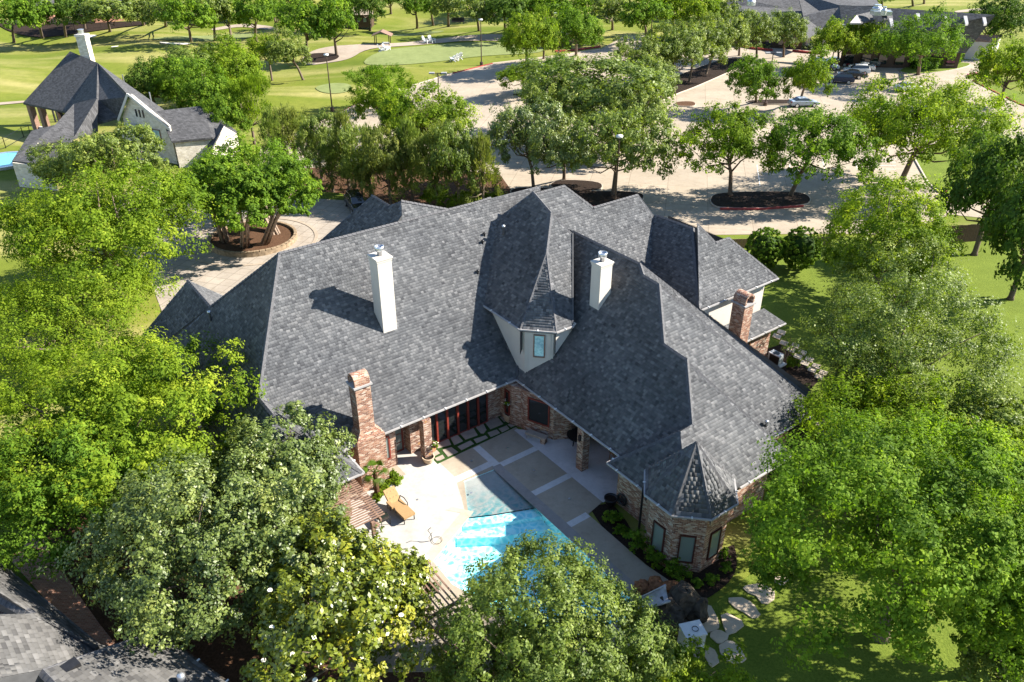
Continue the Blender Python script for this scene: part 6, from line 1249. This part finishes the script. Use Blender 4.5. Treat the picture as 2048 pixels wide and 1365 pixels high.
for px, w, h, lab in (((790, 955), 44, 22, 'bright lime plants in the bed below the window'), ((768, 972), 40, 28, 'lime plant next to the palm trunk'), ((757, 992), 30, 22, 'lime plant behind the chaise'), ((1585, 725), 30, 26, 'yellow shrub at the brick wall of the right wing'), ((1600, 790), 60, 50, 'dark shrub against the lower right eave')): bush(px, w, h, 'leaf_bright' if px[0] < 1590 else 'leaf_dark', lab)
for i, (x, y, w, h) in enumerate(((1615, 95, 26, 10), (1640, 97, 26, 10), (1505, 92, 24, 10), (1530, 95, 24, 10), (1140, 93, 20, 8), (1160, 90, 22, 8), (1195, 87, 24, 8))): bush((x, y), w, h, 'leaf_grey', ['silvery shrub left in the red edged bed of the club house', 'silvery shrub right in the red edged bed of the club house', 'shrub left in the bed by the club house drive', 'shrub right in the bed by the club house drive', 'left flower bed shrub by the cart kiosk', 'middle flower bed shrub by the cart kiosk', 'right flower bed shrub by the cart kiosk'][i], .25, 900)
kerb(gx([(1585, 104), (1610, 107), (1650, 110)]), False, 'redkerb', .5, .4); kerb(gx([(1483, 95), (1510, 100), (1545, 103)]), False, 'redkerb', .5, .4); kerb(gx([(1110, 105), (1150, 102), (1200, 95)]), False, 'redkerb', .4, .3)
for i, px in enumerate(((1945, 152), (1955, 151), (1965, 153))): cc = G(*px); mb = MB(); [mb.lathe(cc + (rng.uniform(-1, 1), rng.uniform(-.6, .6), .2), [(.2, 0), (.25, .15), (0, .2)], 6) for _ in range(12)]; tag(mb.build('pink_flowers', M['pink'], None, kind='stuff'), 'clump of pink flowers at the road bend', 'flowers', 'pink flowers at the road bend')
# hedge by the store building: a long clipped body of leaves
P_ = gx([(1805, 134), (1830, 142), (1870, 142), (1915, 132), (1925, 124), (1880, 126), (1830, 128)]); g = np.random.default_rng(5); Pn = np.array(P_); lo, hi = Pn.min(0), Pn.max(0); q = g.uniform(lo, hi, (24000, 2)); q = q[in_poly(q, P_)]; z = g.uniform(.1, 1.9, len(q)); top = g.uniform(size=len(q)) < .5; z[top] = 1.9 + g.normal(0, .06, top.sum())
P3 = np.stack([q[:, 0], q[:, 1], z], 1); n = len(P3); T = g.normal(size=(n, 3)); T /= np.linalg.norm(T, axis=1)[:, None]; B = np.cross(T, g.normal(size=(n, 3))); B /= np.linalg.norm(B, axis=1)[:, None]
V = np.stack([P3 - T * .15, P3 + B * .12, P3 + T * .15, P3 - B * .12], 1).reshape(-1, 3); quads_mesh('foliage', V, np.arange(4 * n).reshape(-1, 4), np.clip(g.normal(.5, .2, n), 0, 1), M['leaf_oak'], hg)
MB().prism([tuple(Pn.mean(0) + (np.array(p) - Pn.mean(0)) * .93) for p in P_], .0, 1.75).build('inner_twigs', M['leaf_dark'], hg)
# palm by the chimney
pb = L(-11.0, 1.35, -.25); pm = empty('palm_tree', pb, 'small fan palm with a shaggy trunk in front of the brick chimney', 'palm')
MB().tube([pb, pb + (.02, 0, .6), pb + (0, .03, 1.3), pb + (.03, 0, 1.9)], [.13, .17, .15, .12], 10).build('trunk', M['mulch2'], pm)
tp = pb + (.03, 0, 1.95)
for k in range(13):
    a = k * 2.4; el = math.radians(70 - k * 9); d = np.array([math.cos(a) * math.cos(el), math.sin(a) * math.cos(el), math.sin(el)]); c = tp + d * .45; mb = MB(); sx = np.cross(d, (0, 0, 1)); sx /= np.linalg.norm(sx); up = np.cross(sx, d)
    mb.bar(tp, c, .025)
    for j in range(-5, 6):
        t_ = j * .24; dd = d * math.cos(t_) + sx * math.sin(t_); e_ = c + dd * .5 - np.array([0, 0, .1 + .08 * abs(j) / 5]); w_ = np.cross(dd, up) * .03; mb.add([c, c + dd * .25 + w_, e_, c + dd * .25 - w_], [(0, 1, 2, 3)])
    mb.build('frond', M['leaf_bright' if k < 8 else 'leaf_live'], pm)
# bare twiggy shrub by the condenser
tw_ = empty('twiggy_shrub', G(1572, 725), 'bare upright twiggy shrub beside the air conditioner', 'shrub'); b = G(1572, 722); mb = MB()
for k in range(16): a = k * .9; mb.tube([b + (.15 * math.cos(a), .15 * math.sin(a), 0), b + (.3 * math.cos(a), .3 * math.sin(a), 1.0), b + (.45 * math.cos(a + .3), .45 * math.sin(a + .3), 1.9)], [.03, .02, .008], 5)
mb.build('twigs', M['bark'], tw_)
# hanging baskets
for p, lab in ((L(-13.3, 5.85, 1.3), 'basket of white flowers hanging on the pergola post'), (L(-6.4, .45, 1.0), 'basket of white and green flowers on the brick column'), (L(-.6, .25, 1.6), 'green plant basket on the wall beside the narrow window')):
    e = empty('hanging_basket', p, lab, 'hanging basket'); MB().lathe(p - (0, 0, .25), [(.05, 0), (.18, .12), (.2, .2), (0, .2)], 12).build('basket', M['mulch2'], e); V, F, tone, C = cloud(int(abs(p[0]) * 10) + 50, .24, .22, nb=14, nl=500, leaf=.1, sub=5); quads_mesh('foliage', V + p, F, tone, M['leaf_bright'], e)
    mb = MB(); [mb.lathe(p + rng.normal(0, .13, 3) + (0, 0, .1), [(.05, 0), (0, .03)], 6) for _ in range(9)]; mb.build('petals', M['flower'], e, kind='stuff')
